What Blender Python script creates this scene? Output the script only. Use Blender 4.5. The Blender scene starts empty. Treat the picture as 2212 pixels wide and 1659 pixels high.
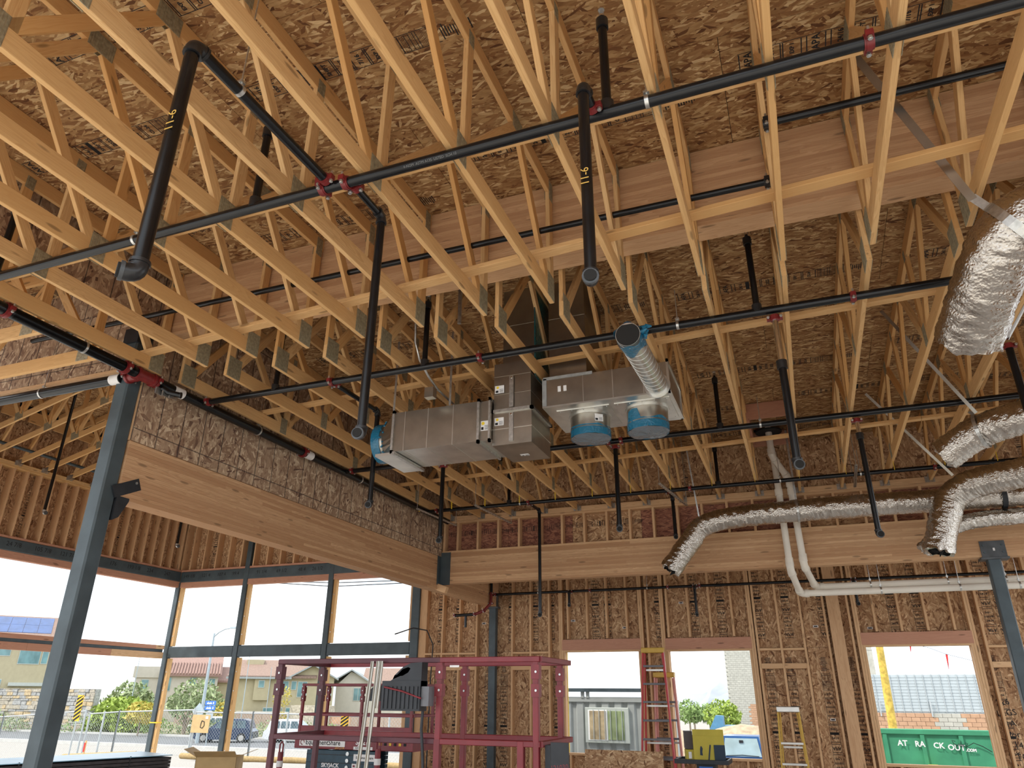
import bpy, math, random
from mathutils import Matrix, Vector, noise
R = random.Random(7)
scene = bpy.context.scene
C = scene.collection
V = Vector

# ---------------------------------------------------------------- camera
cam_d = bpy.data.cameras.new('camera')
cam = bpy.data.objects.new('camera', cam_d)
C.objects.link(cam)
cam_d.sensor_width = 36.0
cam_d.lens = 36.0 * 1550.178 / 2212.0
cam_d.clip_start = 0.05
cam_d.clip_end = 3000
cr = V((0.93283067, 0.36025524, 0.00656529))
cu = V((0.13783082, -0.37361033, 0.91728839))
cf = V((-0.33291081, 0.85476984, 0.39816945))
mw = Matrix((cr, cu, -cf)).transposed().to_4x4()
mw.translation = V((0, 0, 1.6))
cam.matrix_world = mw
scene.camera = cam

# ---------------------------------------------------------------- sky, sun, exposure
scene.view_settings.view_transform = 'Standard'
scene.view_settings.look = 'None'
scene.view_settings.gamma = 1.0
scene.view_settings.use_curve_mapping = False
scene.view_settings.exposure = 1.25
w = bpy.data.worlds.new('sky')
scene.world = w
w.use_nodes = True
nt = w.node_tree
nt.nodes.clear()
out = nt.nodes.new('ShaderNodeOutputWorld')
bg = nt.nodes.new('ShaderNodeBackground')
tc = nt.nodes.new('ShaderNodeTexCoord')
mp = nt.nodes.new('ShaderNodeMapping')
mp.inputs['Scale'].default_value = (1.5, 1.5, 5)
nz = nt.nodes.new('ShaderNodeTexNoise')
nz.inputs['Scale'].default_value = 2.2
nz.inputs['Detail'].default_value = 6
rp = nt.nodes.new('ShaderNodeValToRGB')
rp.color_ramp.elements[0].position = .36
rp.color_ramp.elements[0].color = (.68, .80, .93, 1)
rp.color_ramp.elements[1].position = .6
rp.color_ramp.elements[1].color = (1, 1, 1, 1)
nt.links.new(tc.outputs['Generated'], mp.inputs['Vector'])
nt.links.new(mp.outputs['Vector'], nz.inputs['Vector'])
nt.links.new(nz.outputs['Fac'], rp.inputs['Fac'])
nt.links.new(rp.outputs['Color'], bg.inputs['Color'])
bg.inputs['Strength'].default_value = 1.0
nt.links.new(bg.outputs['Background'], out.inputs['Surface'])
sun_d = bpy.data.lights.new('sun', 'SUN')
sun_d.energy = 1.7
sun_d.angle = math.radians(6)
sun_d.color = (1.0, .94, .85)
sun = bpy.data.objects.new('sun', sun_d)
C.objects.link(sun)
sun.rotation_euler = V((.55, .42, -.85)).to_track_quat('-Z', 'Y').to_euler()

# ---------------------------------------------------------------- materials
def new_mat(name):
    m = bpy.data.materials.new(name)
    m.use_nodes = True
    nt = m.node_tree
    return m, nt, nt.nodes['Principled BSDF']
def ramp(nt, stops):
    r = nt.nodes.new('ShaderNodeValToRGB')
    e = r.color_ramp.elements
    while len(e) < len(stops):
        e.new(.5)
    for i, (p, c) in enumerate(stops):
        e[i].position = p
        e[i].color = (*c, 1)
    return r
def math_n(nt, op, a, b=None):
    n = nt.nodes.new('ShaderNodeMath')
    n.operation = op
    for i, x in enumerate((a, b)):
        if x is None: continue
        if isinstance(x, (int, float)): n.inputs[i].default_value = x
        else: nt.links.new(x, n.inputs[i])
    return n.outputs[0]
def mixc(nt, f, a, b, mode='MIX'):
    n = nt.nodes.new('ShaderNodeMix')
    n.data_type = 'RGBA'
    n.blend_type = mode
    for i, x in ((0, f), (6, a), (7, b)):
        if isinstance(x, (int, float)): n.inputs[i].default_value = x
        elif isinstance(x, tuple): n.inputs[i].default_value = (*x, 1)
        else: nt.links.new(x, n.inputs[i])
    return n.outputs[2]
def coords(nt, scale, rnd=True, loc=None):
    tc = nt.nodes.new('ShaderNodeTexCoord')
    mp = nt.nodes.new('ShaderNodeMapping')
    mp.inputs['Scale'].default_value = scale
    nt.links.new(tc.outputs['Object'], mp.inputs['Vector'])
    if rnd:
        oi = nt.nodes.new('ShaderNodeObjectInfo')
        s = math_n(nt, 'MULTIPLY', oi.outputs['Random'], 57.0)
        cb = nt.nodes.new('ShaderNodeCombineXYZ')
        for i in range(3): nt.links.new(s, cb.inputs[i])
        nt.links.new(cb.outputs[0], mp.inputs['Location'])
    return mp.outputs['Vector']
def bump(nt, bs, h, strength, dist=.01):
    b = nt.nodes.new('ShaderNodeBump')
    b.inputs['Strength'].default_value = strength
    b.inputs['Distance'].default_value = dist
    nt.links.new(h, b.inputs['Height'])
    nt.links.new(b.outputs['Normal'], bs.inputs['Normal'])

MAT = {}
def plain(name, col, rough=.6, metal=0.0, var=.12, nscale=6.0, bmp=0.0, spec=.5):
    m, nt, bs = new_mat(name)
    v = coords(nt, (1, 1, 1))
    n = nt.nodes.new('ShaderNodeTexNoise')
    n.inputs['Scale'].default_value = nscale
    n.inputs['Detail'].default_value = 5
    nt.links.new(v, n.inputs['Vector'])
    lo = tuple(c * (1 - var) for c in col)
    hi = tuple(min(1, c * (1 + var)) for c in col)
    r = ramp(nt, [(.3, lo), (.7, hi)])
    nt.links.new(n.outputs['Fac'], r.inputs['Fac'])
    nt.links.new(r.outputs['Color'], bs.inputs['Base Color'])
    bs.inputs['Roughness'].default_value = rough
    bs.inputs['Metallic'].default_value = metal
    bs.inputs['Specular IOR Level'].default_value = spec
    if bmp: bump(nt, bs, n.outputs['Fac'], bmp)
    MAT[name] = m
    return m
def lumber(name, c_lo, c_hi, c_alt, knots=True, vary=.75):
    m, nt, bs = new_mat(name)
    v = coords(nt, (.55, 9, 9))
    n = nt.nodes.new('ShaderNodeTexNoise')
    n.inputs['Scale'].default_value = 1.6
    n.inputs['Detail'].default_value = 3
    n.inputs['Distortion'].default_value = .6
    nt.links.new(v, n.inputs['Vector'])
    rings = math_n(nt, 'FRACT', math_n(nt, 'MULTIPLY', n.outputs['Fac'], 11.0))
    r = ramp(nt, [(0, c_hi), (.5, tuple(a * .7 + b * .3 for a, b in zip(c_hi, c_lo))), (.9, tuple(a * .35 + b * .65 for a, b in zip(c_hi, c_lo))), (1, c_hi)])
    nt.links.new(rings, r.inputs['Fac'])
    oi = nt.nodes.new('ShaderNodeObjectInfo')
    t = mixc(nt, math_n(nt, 'MULTIPLY', oi.outputs['Random'], vary), r.outputs['Color'], c_alt)
    col = t
    if knots:
        v2 = coords(nt, (2.0, 9, 9))
        vo = nt.nodes.new('ShaderNodeTexVoronoi')
        vo.inputs['Scale'].default_value = 1.0
        nt.links.new(v2, vo.inputs['Vector'])
        k = ramp(nt, [(0, (1, 1, 1)), (.10, (.8, .8, .8)), (.15, (0, 0, 0))])
        nt.links.new(vo.outputs['Distance'], k.inputs['Fac'])
        col = mixc(nt, math_n(nt, 'MULTIPLY', k.outputs['Color'], .7), t, tuple(x * .3 for x in c_lo))
    nt.links.new(col, bs.inputs['Base Color'])
    bs.inputs['Roughness'].default_value = .7
    bs.inputs['Specular IOR Level'].default_value = .25
    bump(nt, bs, rings, .05, .003)
    MAT[name] = m
def osb(name, stops, lines=False, sc=1.0, spread=1.0):
    m, nt, bs = new_mat(name)
    best = col = None
    for i, (ang, L, W_) in enumerate(((0, 13, 62), (22, 12, 50), (-26, 12, 56), (55, 13, 50), (-60, 12, 48), (8, 9, 36))):
        v0 = coords(nt, (1, 1, 0))
        mp = nt.nodes.new('ShaderNodeMapping')
        mp.vector_type = 'POINT'
        mp.inputs['Rotation'].default_value = (0, 0, math.radians(ang * spread))
        nt.links.new(v0, mp.inputs['Vector'])
        m2 = nt.nodes.new('ShaderNodeMapping')
        m2.inputs['Scale'].default_value = (L * sc, W_ * sc, 0)
        m2.inputs['Location'].default_value = (i * 7.3, i * 3.1, 0)
        nt.links.new(mp.outputs[0], m2.inputs['Vector'])
        vo = nt.nodes.new('ShaderNodeTexVoronoi')
        vo.voronoi_dimensions = '2D'
        vo.inputs['Scale'].default_value = 1.0
        nt.links.new(m2.outputs[0], vo.inputs['Vector'])
        sp = nt.nodes.new('ShaderNodeSeparateColor')
        nt.links.new(vo.outputs['Color'], sp.inputs[0])
        pr = math_n(nt, 'SUBTRACT', sp.outputs[0], ((0, .05, .05, .22, .25, .1) if spread == 1.0 else (.02, 0, 0, .05, .05, .08))[i])
        if best is None:
            best, col = pr, sp.outputs[1]
        else:
            f = math_n(nt, 'GREATER_THAN', pr, best)
            mx = nt.nodes.new('ShaderNodeMix')
            mx.data_type = 'FLOAT'
            nt.links.new(f, mx.inputs[0])
            nt.links.new(col, mx.inputs[2])
            nt.links.new(sp.outputs[1], mx.inputs[3])
            col = mx.outputs[0]
            best = math_n(nt, 'MAXIMUM', best, pr)
    r = ramp(nt, stops)
    nt.links.new(col, r.inputs['Fac'])
    c = r.outputs['Color']
    nz = nt.nodes.new('ShaderNodeTexNoise')
    nz.inputs['Scale'].default_value = 60
    nt.links.new(coords(nt, (.25, 2, 0)), nz.inputs['Vector'])
    c = mixc(nt, .5, c, mixc(nt, math_n(nt, 'MULTIPLY', nz.outputs['Fac'], 1.0), (.3, .3, .3), (1.5, 1.5, 1.5)), 'MULTIPLY')
    if lines:
        tc = nt.nodes.new('ShaderNodeTexCoord')
        sx = nt.nodes.new('ShaderNodeSeparateXYZ')
        nt.links.new(tc.outputs['Object'], sx.inputs[0])
        fy = math_n(nt, 'ABSOLUTE', math_n(nt, 'SUBTRACT', math_n(nt, 'FRACT', math_n(nt, 'ADD', math_n(nt, 'DIVIDE', sx.outputs[1], .3048), .5)), .5))
        fx = math_n(nt, 'ABSOLUTE', math_n(nt, 'SUBTRACT', math_n(nt, 'FRACT', math_n(nt, 'ADD', math_n(nt, 'DIVIDE', sx.outputs[0], .61), .27)), .5))
        ln = math_n(nt, 'MAXIMUM', math_n(nt, 'LESS_THAN', fy, .022), math_n(nt, 'LESS_THAN', fx, .009))
        c = mixc(nt, math_n(nt, 'MULTIPLY', ln, .75), c, (.03, .025, .03))
    nt.links.new(c, bs.inputs['Base Color'])
    bs.inputs['Roughness'].default_value = .75
    bs.inputs['Specular IOR Level'].default_value = .2
    bump(nt, bs, col, .25, .004)
    MAT[name] = m

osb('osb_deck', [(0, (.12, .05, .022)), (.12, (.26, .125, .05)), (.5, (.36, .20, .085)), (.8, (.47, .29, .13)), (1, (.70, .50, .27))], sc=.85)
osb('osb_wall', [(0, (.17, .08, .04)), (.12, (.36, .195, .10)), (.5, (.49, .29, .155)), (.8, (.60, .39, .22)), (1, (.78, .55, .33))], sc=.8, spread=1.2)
osb('osb_grid', [(0, (.16, .09, .065)), (.12, (.32, .20, .13)), (.5, (.43, .29, .19)), (.8, (.54, .39, .26)), (1, (.76, .60, .42))], lines=True, sc=.72, spread=1.25)
osb('osb_treated', [(0, (.16, .06, .045)), (.3, (.26, .11, .075)), (.7, (.36, .16, .10)), (1, (.47, .23, .14))])
lumber('fir', (.53, .29, .115), (.72, .458, .215), (.63, .36, .14))
lumber('fir_web', (.53, .29, .115), (.73, .49, .24), (.56, .28, .085))
lumber('stud_wood', (.53, .30, .15), (.74, .48, .27), (.60, .36, .19))
lumber('glulam_wood', (.50, .275, .135), (.71, .455, .26), (.43, .225, .11), vary=.75)
lumber('header_wood', (.42, .19, .12), (.56, .29, .19), (.5, .25, .16))
plain('steel_primer', (.055, .075, .085), .5, .0, .25, 4)
plain('steel_plate', (.075, .08, .085), .45, .2, .3, 9)
plain('black_pipe', (.005, .0055, .0065), .22, .0, .35, 12, spec=.4)
plain('pipe_fitting', (.013, .013, .014), .32, .0, .3, 30, .1, spec=.5)
plain('red_coupling', (.17, .014, .014), .38, .0, .2, 30)
plain('zinc', (.55, .55, .53), .33, .9, .2, 30)
plain('truss_plate', (.36, .32, .22), .5, .45, .25, 40, .5)
plain('galvanized', (.40, .37, .32), .3, .95, .14, 5)
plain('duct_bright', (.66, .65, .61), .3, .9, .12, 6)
plain('sealant', (.30, .30, .29), .85, 0, .2, 20, .3)
plain('pvc', (.80, .74, .64), .38, 0, .05, 3)
plain('concrete', (.68, .65, .60), .85, 0, .12, 1.2)
plain('red_paint', (.19, .016, .022), .4, 0, .18, 7)
plain('red_paint_shaded', (.085, .016, .024), .45, 0, .2, 7)  # shadow put into the red, for the near lift's left rails
plain('machine_black', (.016, .018, .022), .5, 0, .3, 10)
plain('machine_blue', (.018, .05, .072), .5, 0, .2, 10)
plain('white_sticker', (.78, .76, .74), .6, 0, .06, 20)
plain('yellow_sticker_lit_edge', (.85, .6, .03), .6, 0, .06, 20)
plain('yellow_tag', (.9, .62, .04), .6, 0, .06, 20)
plain('ink', (.012, .012, .014), .8, 0, .1, 20)
plain('blue_print', (.05, .16, .52), .6, 0, .1, 20)
plain('print_white', (.85, .85, .84), .6, 0, .04, 20)
plain('print_gold', (.6, .36, .07), .6, 0, .1, 20)
plain('chrome', (.75, .75, .75), .14, 1, .06, 20)
plain('dark_hole', (.012, .011, .010), .9, 0, .1, 5)

def foil_mat(name, col, rough, scale, strength):
    m, nt, bs = new_mat(name)
    v = coords(nt, (1, 1, 1))
    n = nt.nodes.new('ShaderNodeTexNoise')
    n.inputs['Scale'].default_value = scale
    n.inputs['Detail'].default_value = 6
    n.inputs['Distortion'].default_value = 1.2
    nt.links.new(v, n.inputs['Vector'])
    vo = nt.nodes.new('ShaderNodeTexVoronoi')
    vo.inputs['Scale'].default_value = scale * 1.3
    nt.links.new(v, vo.inputs['Vector'])
    h = math_n(nt, 'ADD', n.outputs['Fac'], math_n(nt, 'MULTIPLY', vo.outputs['Distance'], .7))
    bs.inputs['Base Color'].default_value = (*col, 1)
    bs.inputs['Metallic'].default_value = 1.0
    bs.inputs['Roughness'].default_value = rough
    bump(nt, bs, h, strength, .03)
    MAT[name] = m
foil_mat('foil', (.54, .50, .45), .2, 40, .28)
def film_mat(name, col, alpha, rough=.12):
    m, nt, bs = new_mat(name)
    v = coords(nt, (1, 1, 1))
    n = nt.nodes.new('ShaderNodeTexNoise')
    n.inputs['Scale'].default_value = 14
    n.inputs['Distortion'].default_value = 2
    nt.links.new(v, n.inputs['Vector'])
    bs.inputs['Base Color'].default_value = (*col, 1)
    bs.inputs['Roughness'].default_value = rough
    bs.inputs['Alpha'].default_value = alpha
    bump(nt, bs, n.outputs['Fac'], .6, .02)
    MAT[name] = m
film_mat('blue_film', (.012, .17, .30), .8)
film_mat('teal_film', (.008, .09, .10), .9)
film_mat('clear_film', (.16, .19, .22), .9, .08)

# ---------------------------------------------------------------- geometry helpers
WM = {}          # world matrices of everything built
def link(o, world, parent=None):
    C.objects.link(o)
    WM[o.name] = world
    if parent is not None:
        o.parent = parent
        o.matrix_basis = WM[parent.name].inverted() @ world
    else:
        o.matrix_basis = world
    return o
def tag(o, label=None, cat=None, group=None, kind=None):
    if label: o['label'] = label
    if cat: o['category'] = cat
    if group: o['group'] = group
    if kind: o['kind'] = kind
    return o
def empty(name, loc=(0, 0, 0), label=None, cat=None, group=None, kind=None, parent=None):
    o = bpy.data.objects.new(name, None)
    o.empty_display_size = .1
    link(o, Matrix.Translation(V(loc)), parent)
    return tag(o, label, cat, group, kind)
def copy_tree(o, delta, parent=None):
    c = o.copy()
    C.objects.link(c)
    WM[c.name] = delta @ WM[o.name]
    if parent is not None:
        c.parent = parent
    else:
        c.matrix_basis = WM[c.name]
    for ch in o.children:
        copy_tree(ch, delta, c)
    return c
def frame(a, b, up=(0, 0, 1)):
    a, b = V(a), V(b)
    x = (b - a).normalized()
    u = V(up)
    if abs(x.dot(u)) > .99: u = V((0, 1, 0))
    y = u.cross(x).normalized()
    z = x.cross(y)
    m = Matrix((x, y, z)).transposed().to_4x4()
    m.translation = (a + b) / 2
    return m
MESH = {}
def bar_mesh(L, w, h, mat, ch=.003):
    key = (round(L, 3), round(w, 4), round(h, 4), mat, round(ch, 4))
    if key in MESH: return MESH[key]
    a, b, c = L / 2, w / 2, h / 2
    ch = min(ch, b * .4, c * .4)
    prof = [(-b + ch, -c), (b - ch, -c), (b, -c + ch), (b, c - ch), (b - ch, c), (-b + ch, c), (-b, c - ch), (-b, -c + ch)]
    vs = [(-a, y, z) for y, z in prof] + [(a, y, z) for y, z in prof]
    fs = [tuple(range(7, -1, -1)), tuple(range(8, 16))]
    for i in range(8):
        j = (i + 1) % 8
        fs.append((i, j, 8 + j, 8 + i))
    me = bpy.data.meshes.new('bar')
    me.from_pydata(vs, [], fs)
    me.materials.append(MAT[mat])
    MESH[key] = me
    return me
def board(name, a, b, w, h, mat, parent=None, up=(0, 0, 1), ch=.003):
    """straight member from a to b; w across, h along up"""
    L = (V(b) - V(a)).length
    o = bpy.data.objects.new(name, bar_mesh(L, w, h, mat, ch))
    return link(o, frame(a, b, up), parent)
def boxo(name, lo, hi, mat, parent=None, axis=0, ch=.003):
    """axis aligned box with local X along world axis `axis`"""
    lo, hi = V(lo), V(hi)
    c, s = (lo + hi) / 2, hi - lo
    d = V((0, 0, 0)); d[axis] = s[axis] / 2
    if axis == 0: w_, h_, up = s.y, s.z, (0, 0, 1)
    elif axis == 1: w_, h_, up = s.x, s.z, (0, 0, 1)
    else: w_, h_, up = s.x, s.y, (0, 1, 0)
    return board(name, c - d, c + d, w_, h_, mat, parent, up, ch)
class MB:
    def __init__(s): s.v, s.f, s.m, s.mats, s.sm = [], [], [], [], []
    def mi(s, mat):
        if mat not in s.mats: s.mats.append(mat)
        return s.mats.index(mat)
    def add(s, vs, fs, mat, smooth=False):
        o = len(s.v)
        s.v += [tuple(x) for x in vs]
        k = s.mi(mat)
        for f in fs:
            s.f.append(tuple(i + o for i in f)); s.m.append(k); s.sm.append(smooth)
    def box(s, lo, hi, mat, M=None):
        (a, b, c), (d, e, f) = lo, hi
        vs = [V(p) for p in ((a, b, c), (d, b, c), (d, e, c), (a, e, c), (a, b, f), (d, b, f), (d, e, f), (a, e, f))]
        if M is not None: vs = [M @ p for p in vs]
        s.add(vs, [(3, 2, 1, 0), (4, 5, 6, 7), (0, 1, 5, 4), (1, 2, 6, 5), (2, 3, 7, 6), (3, 0, 4, 7)], mat)
    def bar(s, a, b, w_, h_, mat, up=(0, 0, 1)):
        L = (V(b) - V(a)).length
        s.box((-L / 2, -w_ / 2, -h_ / 2), (L / 2, w_ / 2, h_ / 2), mat, frame(a, b, up))
    def cyl(s, a, b, r, mat, n=14, r2=None, caps=True, smooth=True):
        r2 = r if r2 is None else r2
        F = frame(a, b)
        L = (V(b) - V(a)).length / 2
        vs = []
        for x, rr in ((-L, r), (L, r2)):
            for i in range(n):
                t = 2 * math.pi * i / n
                vs.append(F @ V((x, rr * math.cos(t), rr * math.sin(t))))
        s.add(vs, [(i, (i + 1) % n, n + (i + 1) % n, n + i) for i in range(n)], mat, smooth)
        if caps: s.add(vs, [tuple(range(n - 1, -1, -1)), tuple(range(n, 2 * n))], mat)
    def tube(s, pts, r, mat, n=10, caps=True):
        pts = [V(p) for p in pts]
        rs = r if isinstance(r, (list, tuple)) else [r] * len(pts)
        vs = []
        u = None
        for i, p in enumerate(pts):
            t = ((pts[min(i + 1, len(pts) - 1)] - pts[i]).normalized() + (pts[i] - pts[max(i - 1, 0)]).normalized()).normalized()
            if u is None:
                u = V((0, 0, 1)) if abs(t.z) < .9 else V((0, 1, 0))
            u = (u - t * u.dot(t)).normalized()
            w_ = t.cross(u)
            for k in range(n):
                a = 2 * math.pi * k / n
                vs.append(p + (u * math.cos(a) + w_ * math.sin(a)) * rs[i])
        fs = []
        for i in range(len(pts) - 1):
            for k in range(n):
                j = (k + 1) % n
                fs.append((i * n + k, i * n + j, (i + 1) * n + j, (i + 1) * n + k))
        s.add(vs, fs, mat, True)
        if caps: s.add(vs, [tuple(range(n - 1, -1, -1)), tuple(range((len(pts) - 1) * n, len(pts) * n))], mat)
    def prism(s, poly, axis, a, b, mat):
        """poly of 2D points extruded along axis from a to b"""
        n = len(poly)
        def p3(q, t):
            return {0: (t, q[0], q[1]), 1: (q[0], t, q[1]), 2: (q[0], q[1], t)}[axis]
        vs = [p3(q, a) for q in poly] + [p3(q, b) for q in poly]
        fs = [tuple(range(n - 1, -1, -1)), tuple(range(n, 2 * n))] + [(i, (i + 1) % n, n + (i + 1) % n, n + i) for i in range(n)]
        s.add(vs, fs, mat)
    def build(s, name, parent=None, origin=None, world=None):
        """vertices are in world space; origin = object origin (world = full matrix instead)"""
        me = bpy.data.meshes.new(name)
        if world is None:
            if origin is None:
                xs = [V(p) for p in s.v]
                origin = sum(xs, V((0, 0, 0))) / max(1, len(xs))
            world = Matrix.Translation(V(origin))
        inv = world.inverted()
        me.from_pydata([inv @ V(p) for p in s.v], [], s.f)
        for mm in s.mats: me.materials.append(MAT[mm])
        me.polygons.foreach_set('material_index', s.m)
        me.polygons.foreach_set('use_smooth', s.sm)
        me.update()
        o = bpy.data.objects.new(name, me)
        return link(o, world, parent)
def text_mesh(s_, size, mat, extrude=.0004, bold=0.0, space=1.0):
    key = ('t', s_, size, mat, bold, space)
    if key in MESH: return MESH[key]
    cu_ = bpy.data.curves.new('txt', 'FONT')
    cu_.body = s_
    cu_.size = size
    cu_.extrude = extrude
    cu_.offset = bold
    cu_.space_character = space
    cu_.resolution_u = 2
    cu_.align_x = 'CENTER'
    cu_.align_y = 'CENTER'
    o = bpy.data.objects.new('txt', cu_)
    C.objects.link(o)
    dg = bpy.context.evaluated_depsgraph_get()
    me = bpy.data.meshes.new_from_object(o.evaluated_get(dg))
    bpy.data.objects.remove(o)
    me.materials.clear()
    me.materials.append(MAT[mat])
    MESH[key] = me
    return me
def text(name, s_, size, pos, right, up, mat, parent, bold=0.0, space=1.0):
    x, y = V(right).normalized(), V(up).normalized()
    y = (y - x * x.dot(y)).normalized()
    m = Matrix((x, y, x.cross(y))).transposed().to_4x4()
    m.translation = V(pos)
    o = bpy.data.objects.new(name, text_mesh(s_, size, mat, bold=bold, space=space))
    return link(o, m, parent)
ORD = ['first', 'second', 'third', 'fourth', 'fifth', 'sixth', 'seventh', 'eighth', 'ninth', 'tenth', 'eleventh', 'twelfth', 'thirteenth', 'fourteenth', 'fifteenth', 'sixteenth', 'seventeenth', 'eighteenth', 'nineteenth', 'twentieth']
# ================================================================ ROOM SHELL
XW = -6.05                 # hall face of the sheathed left wall and its beam
Y1, Y2 = 12.0, 14.78       # rear beam, rear wall
XR = 5.2                   # right limit of what is built
XT = -15.0                 # far wall of the corner bay
def deckz(y): return 5.84 if y < 5.13 else 5.84 - .05 * (y - 5.13)

fl = empty('floor', (0, 5, 0), kind='structure')
for i in range(6):
    for j in range(6):
        x0, y0 = -15.2 + i * 3.6, -8 + j * 3.83
        boxo('slab_panel', (x0 + .004, y0 + .004, -.18), (x0 + 3.596, y0 + 3.826, 0), 'concrete', fl)

# ---- stamp printed on the sheathing panels (flat print)
def make_stamp():
    b = MB()
    parts = [('APA', .075, -.46), ('24/16', .05, -.30), ('EXP 1', .04, -.16), ('APA', .075, 0), ('24/16', .05, .16), ('SHIFT', .045, .30), ('2025', .05, .44), ('7/16', .05, .58), ('EXP 1', .04, .72), ('CS-24', .04, .86)]
    for s_, sz, x in parts:
        me = text_mesh(s_, sz, 'ink', bold=.0018)
        M_ = Matrix.Translation(V((x - .42, 0, 0))) @ Matrix.Rotation(math.pi / 2, 4, 'Z')
        b.add([M_ @ v.co for v in me.vertices], [tuple(p.vertices) for p in me.polygons], 'ink')
        for dx in (-.062, .062):
            b.box((x - .42 + dx - .004, -.07, 0), (x - .42 + dx + .004, .07, .0006), 'ink')
    for x in [k * .011 for k in range(24)]:
        wd = R.choice((.002, .003, .006))
        b.box((.52 + x, -.07, 0), (.52 + x + wd, .07, .0006), 'ink')
    for x in [k * .02 for k in range(12)]:
        b.box((.82 + x, -.05 + R.uniform(-.02, .02), 0), (.82 + x + .009, .045 + R.uniform(-.02, .02), .0006), 'ink')
    b.box((-.42 + .21, -.07, 0), (-.42 + .25, .07, .0006), 'ink')
    for y in (-.075, .073):
        b.box((-.95, y, 0), (.80, y + .005, .0006), 'ink')
    me = bpy.data.meshes.new('stamp')
    me.from_pydata(b.v, [], b.f)
    me.materials.append(MAT['ink'])
    return me
STAMP = make_stamp()
def stamp(parent, world):
    o = bpy.data.objects.new('printed_stamp', STAMP)
    return link(o, world, parent)
def panel(name, world, L, W_, mat, parent, th=.011):
    """sheet: local X along the strands, local Z towards the viewer side"""
    key = ('p', round(L, 3), round(W_, 3), mat)
    if key not in MESH:
        b = MB()
        b.box((-L / 2, -W_ / 2, -th), (L / 2, W_ / 2, 0), mat)
        me = bpy.data.meshes.new('panel')
        me.from_pydata(b.v, [], b.f)
        me.materials.append(MAT[mat])
        MESH[key] = me
    o = bpy.data.objects.new(name, MESH[key])
    return link(o, world, parent)
def axes(x, y, z, loc):
    m = Matrix((V(x).normalized(), V(y).normalized(), V(z).normalized())).transposed().to_4x4()
    m.translation = V(loc)
    return m

# ---- roof deck: each sheet an object
ceil = empty('ceiling', (0, 5, 5.9), kind='structure')
gap = .004
def deck_row(y0, y1, x_start, x_end, off, zf, stampit=True, L=2.438):
    yc = (y0 + y1) / 2
    z0, z1 = zf(y0), zf(y1)
    d = V((0, y1 - y0, z1 - z0))
    n = V((1, 0, 0)).cross(d).normalized()
    x = x_start - off
    while x < x_end - .02:
        a, b = max(x, x_start), min(x + L, x_end)
        if b - a > .08:
            wm = axes((1, 0, 0), -d, -n, ((a + b) / 2, yc, (z0 + z1) / 2))
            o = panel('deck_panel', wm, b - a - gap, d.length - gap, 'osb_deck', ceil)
            if stampit and b - a > 2.0:
                stamp(o, wm @ Matrix.Translation(V((R.uniform(-.2, .2), R.choice((.33, -.28, .12)), .0005))))
        x += L
ys = [5.13 - 1.219 * k for k in range(5, -1, -1)]
for k in range(len(ys) - 1):
    deck_row(ys[k], ys[k + 1], -9.75, XR, (k % 2) * 1.219, deckz)
ys = [5.13 + 1.219 * k for k in range(0, 6)] + [12.12]
for k in range(len(ys) - 1):
    deck_row(ys[k], ys[k + 1], XW, XR, ((k + 1) % 2) * 1.219, deckz)
# low roof between rear beam and rear wall, then the raised roof of the corner bay
deck_row(12.12, 13.34, XW, XR, 0, lambda y: 4.62, False)
deck_row(13.34, 14.95, XW, XR, 1.2, lambda y: 4.62, False)
def towz(x): return 7.35 + .25 * (x - XT)
for i in range(8):
    x0, x1 = XT - .1 + i * 1.13, XT - .1 + (i + 1) * 1.13
    d = V((x1 - x0, 0, towz(x1) - towz(x0)))
    for j in range(5):
        y0 = 4.9 + j * 2.03
        wm = axes((0, 1, 0), d, V((0, 1, 0)).cross(d).normalized() * 1, ((x0 + x1) / 2, y0 + 1.015, (towz(x0) + towz(x1)) / 2))
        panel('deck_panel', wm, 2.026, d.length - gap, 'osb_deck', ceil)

# unseen opaque layer above the sheets, added to stop light through the seams
boxo('roof_light_seal', (-9.8, -1.1, 5.865), (XR, 5.13, 5.885), 'ink', ceil)
b = MB(); b.add([(XW - .2, 5.13, 5.87), (XR, 5.13, 5.87), (XR, 12.2, deckz(12.2) + .03), (XW - .2, 12.2, deckz(12.2) + .03)], [(0, 1, 2, 3)], 'ink'); b.build('roof_light_seal', ceil)
boxo('roof_light_seal', (XW - .2, 12.1, 4.66), (XR, 15.0, 4.68), 'ink', ceil)
b = MB(); b.add([(XT - .4, 4.8, towz(XT - .4) + .03), (XW + .1, 4.8, towz(XW + .1) + .03), (XW + .1, 15.2, towz(XW + .1) + .03), (XT - .4, 15.2, towz(XT - .4) + .03)], [(0, 1, 2, 3)], 'ink'); b.build('roof_light_seal', ceil)
# ---- glulam members: every lamination a piece
def glulam(name, a, b, width, z0, z1, label, axis, mat='glulam_wood', n=None, kind=None, cat='beam', trim=None):
    root = empty(name, ((a[0] + b[0]) / 2, (a[1] + b[1]) / 2, z0), label, cat, kind=kind)
    n = n or round((z1 - z0) / .038)
    h = (z1 - z0) / n
    L = (V(b) - V(a)).length
    d = (V(b) - V(a)).normalized()
    for i in range(n):
        zc = z0 + (i + .5) * h
        cuts = [0.0]
        t = R.uniform(1.2, 4.5)
        while t < L - .8:
            cuts.append(t); t += R.uniform(2.4, 5)
        cuts.append(L)
        for p, q in zip(cuts[:-1], cuts[1:]):
            pa, pb = V(a) + d * p, V(a) + d * q
            wv = width + R.uniform(-.0015, .0005)
            board('lamination', (pa.x, pa.y, zc), (pb.x, pb.y, zc), round(wv, 4), h - .0006, mat, root, ch=.0012)
    return root
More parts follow.
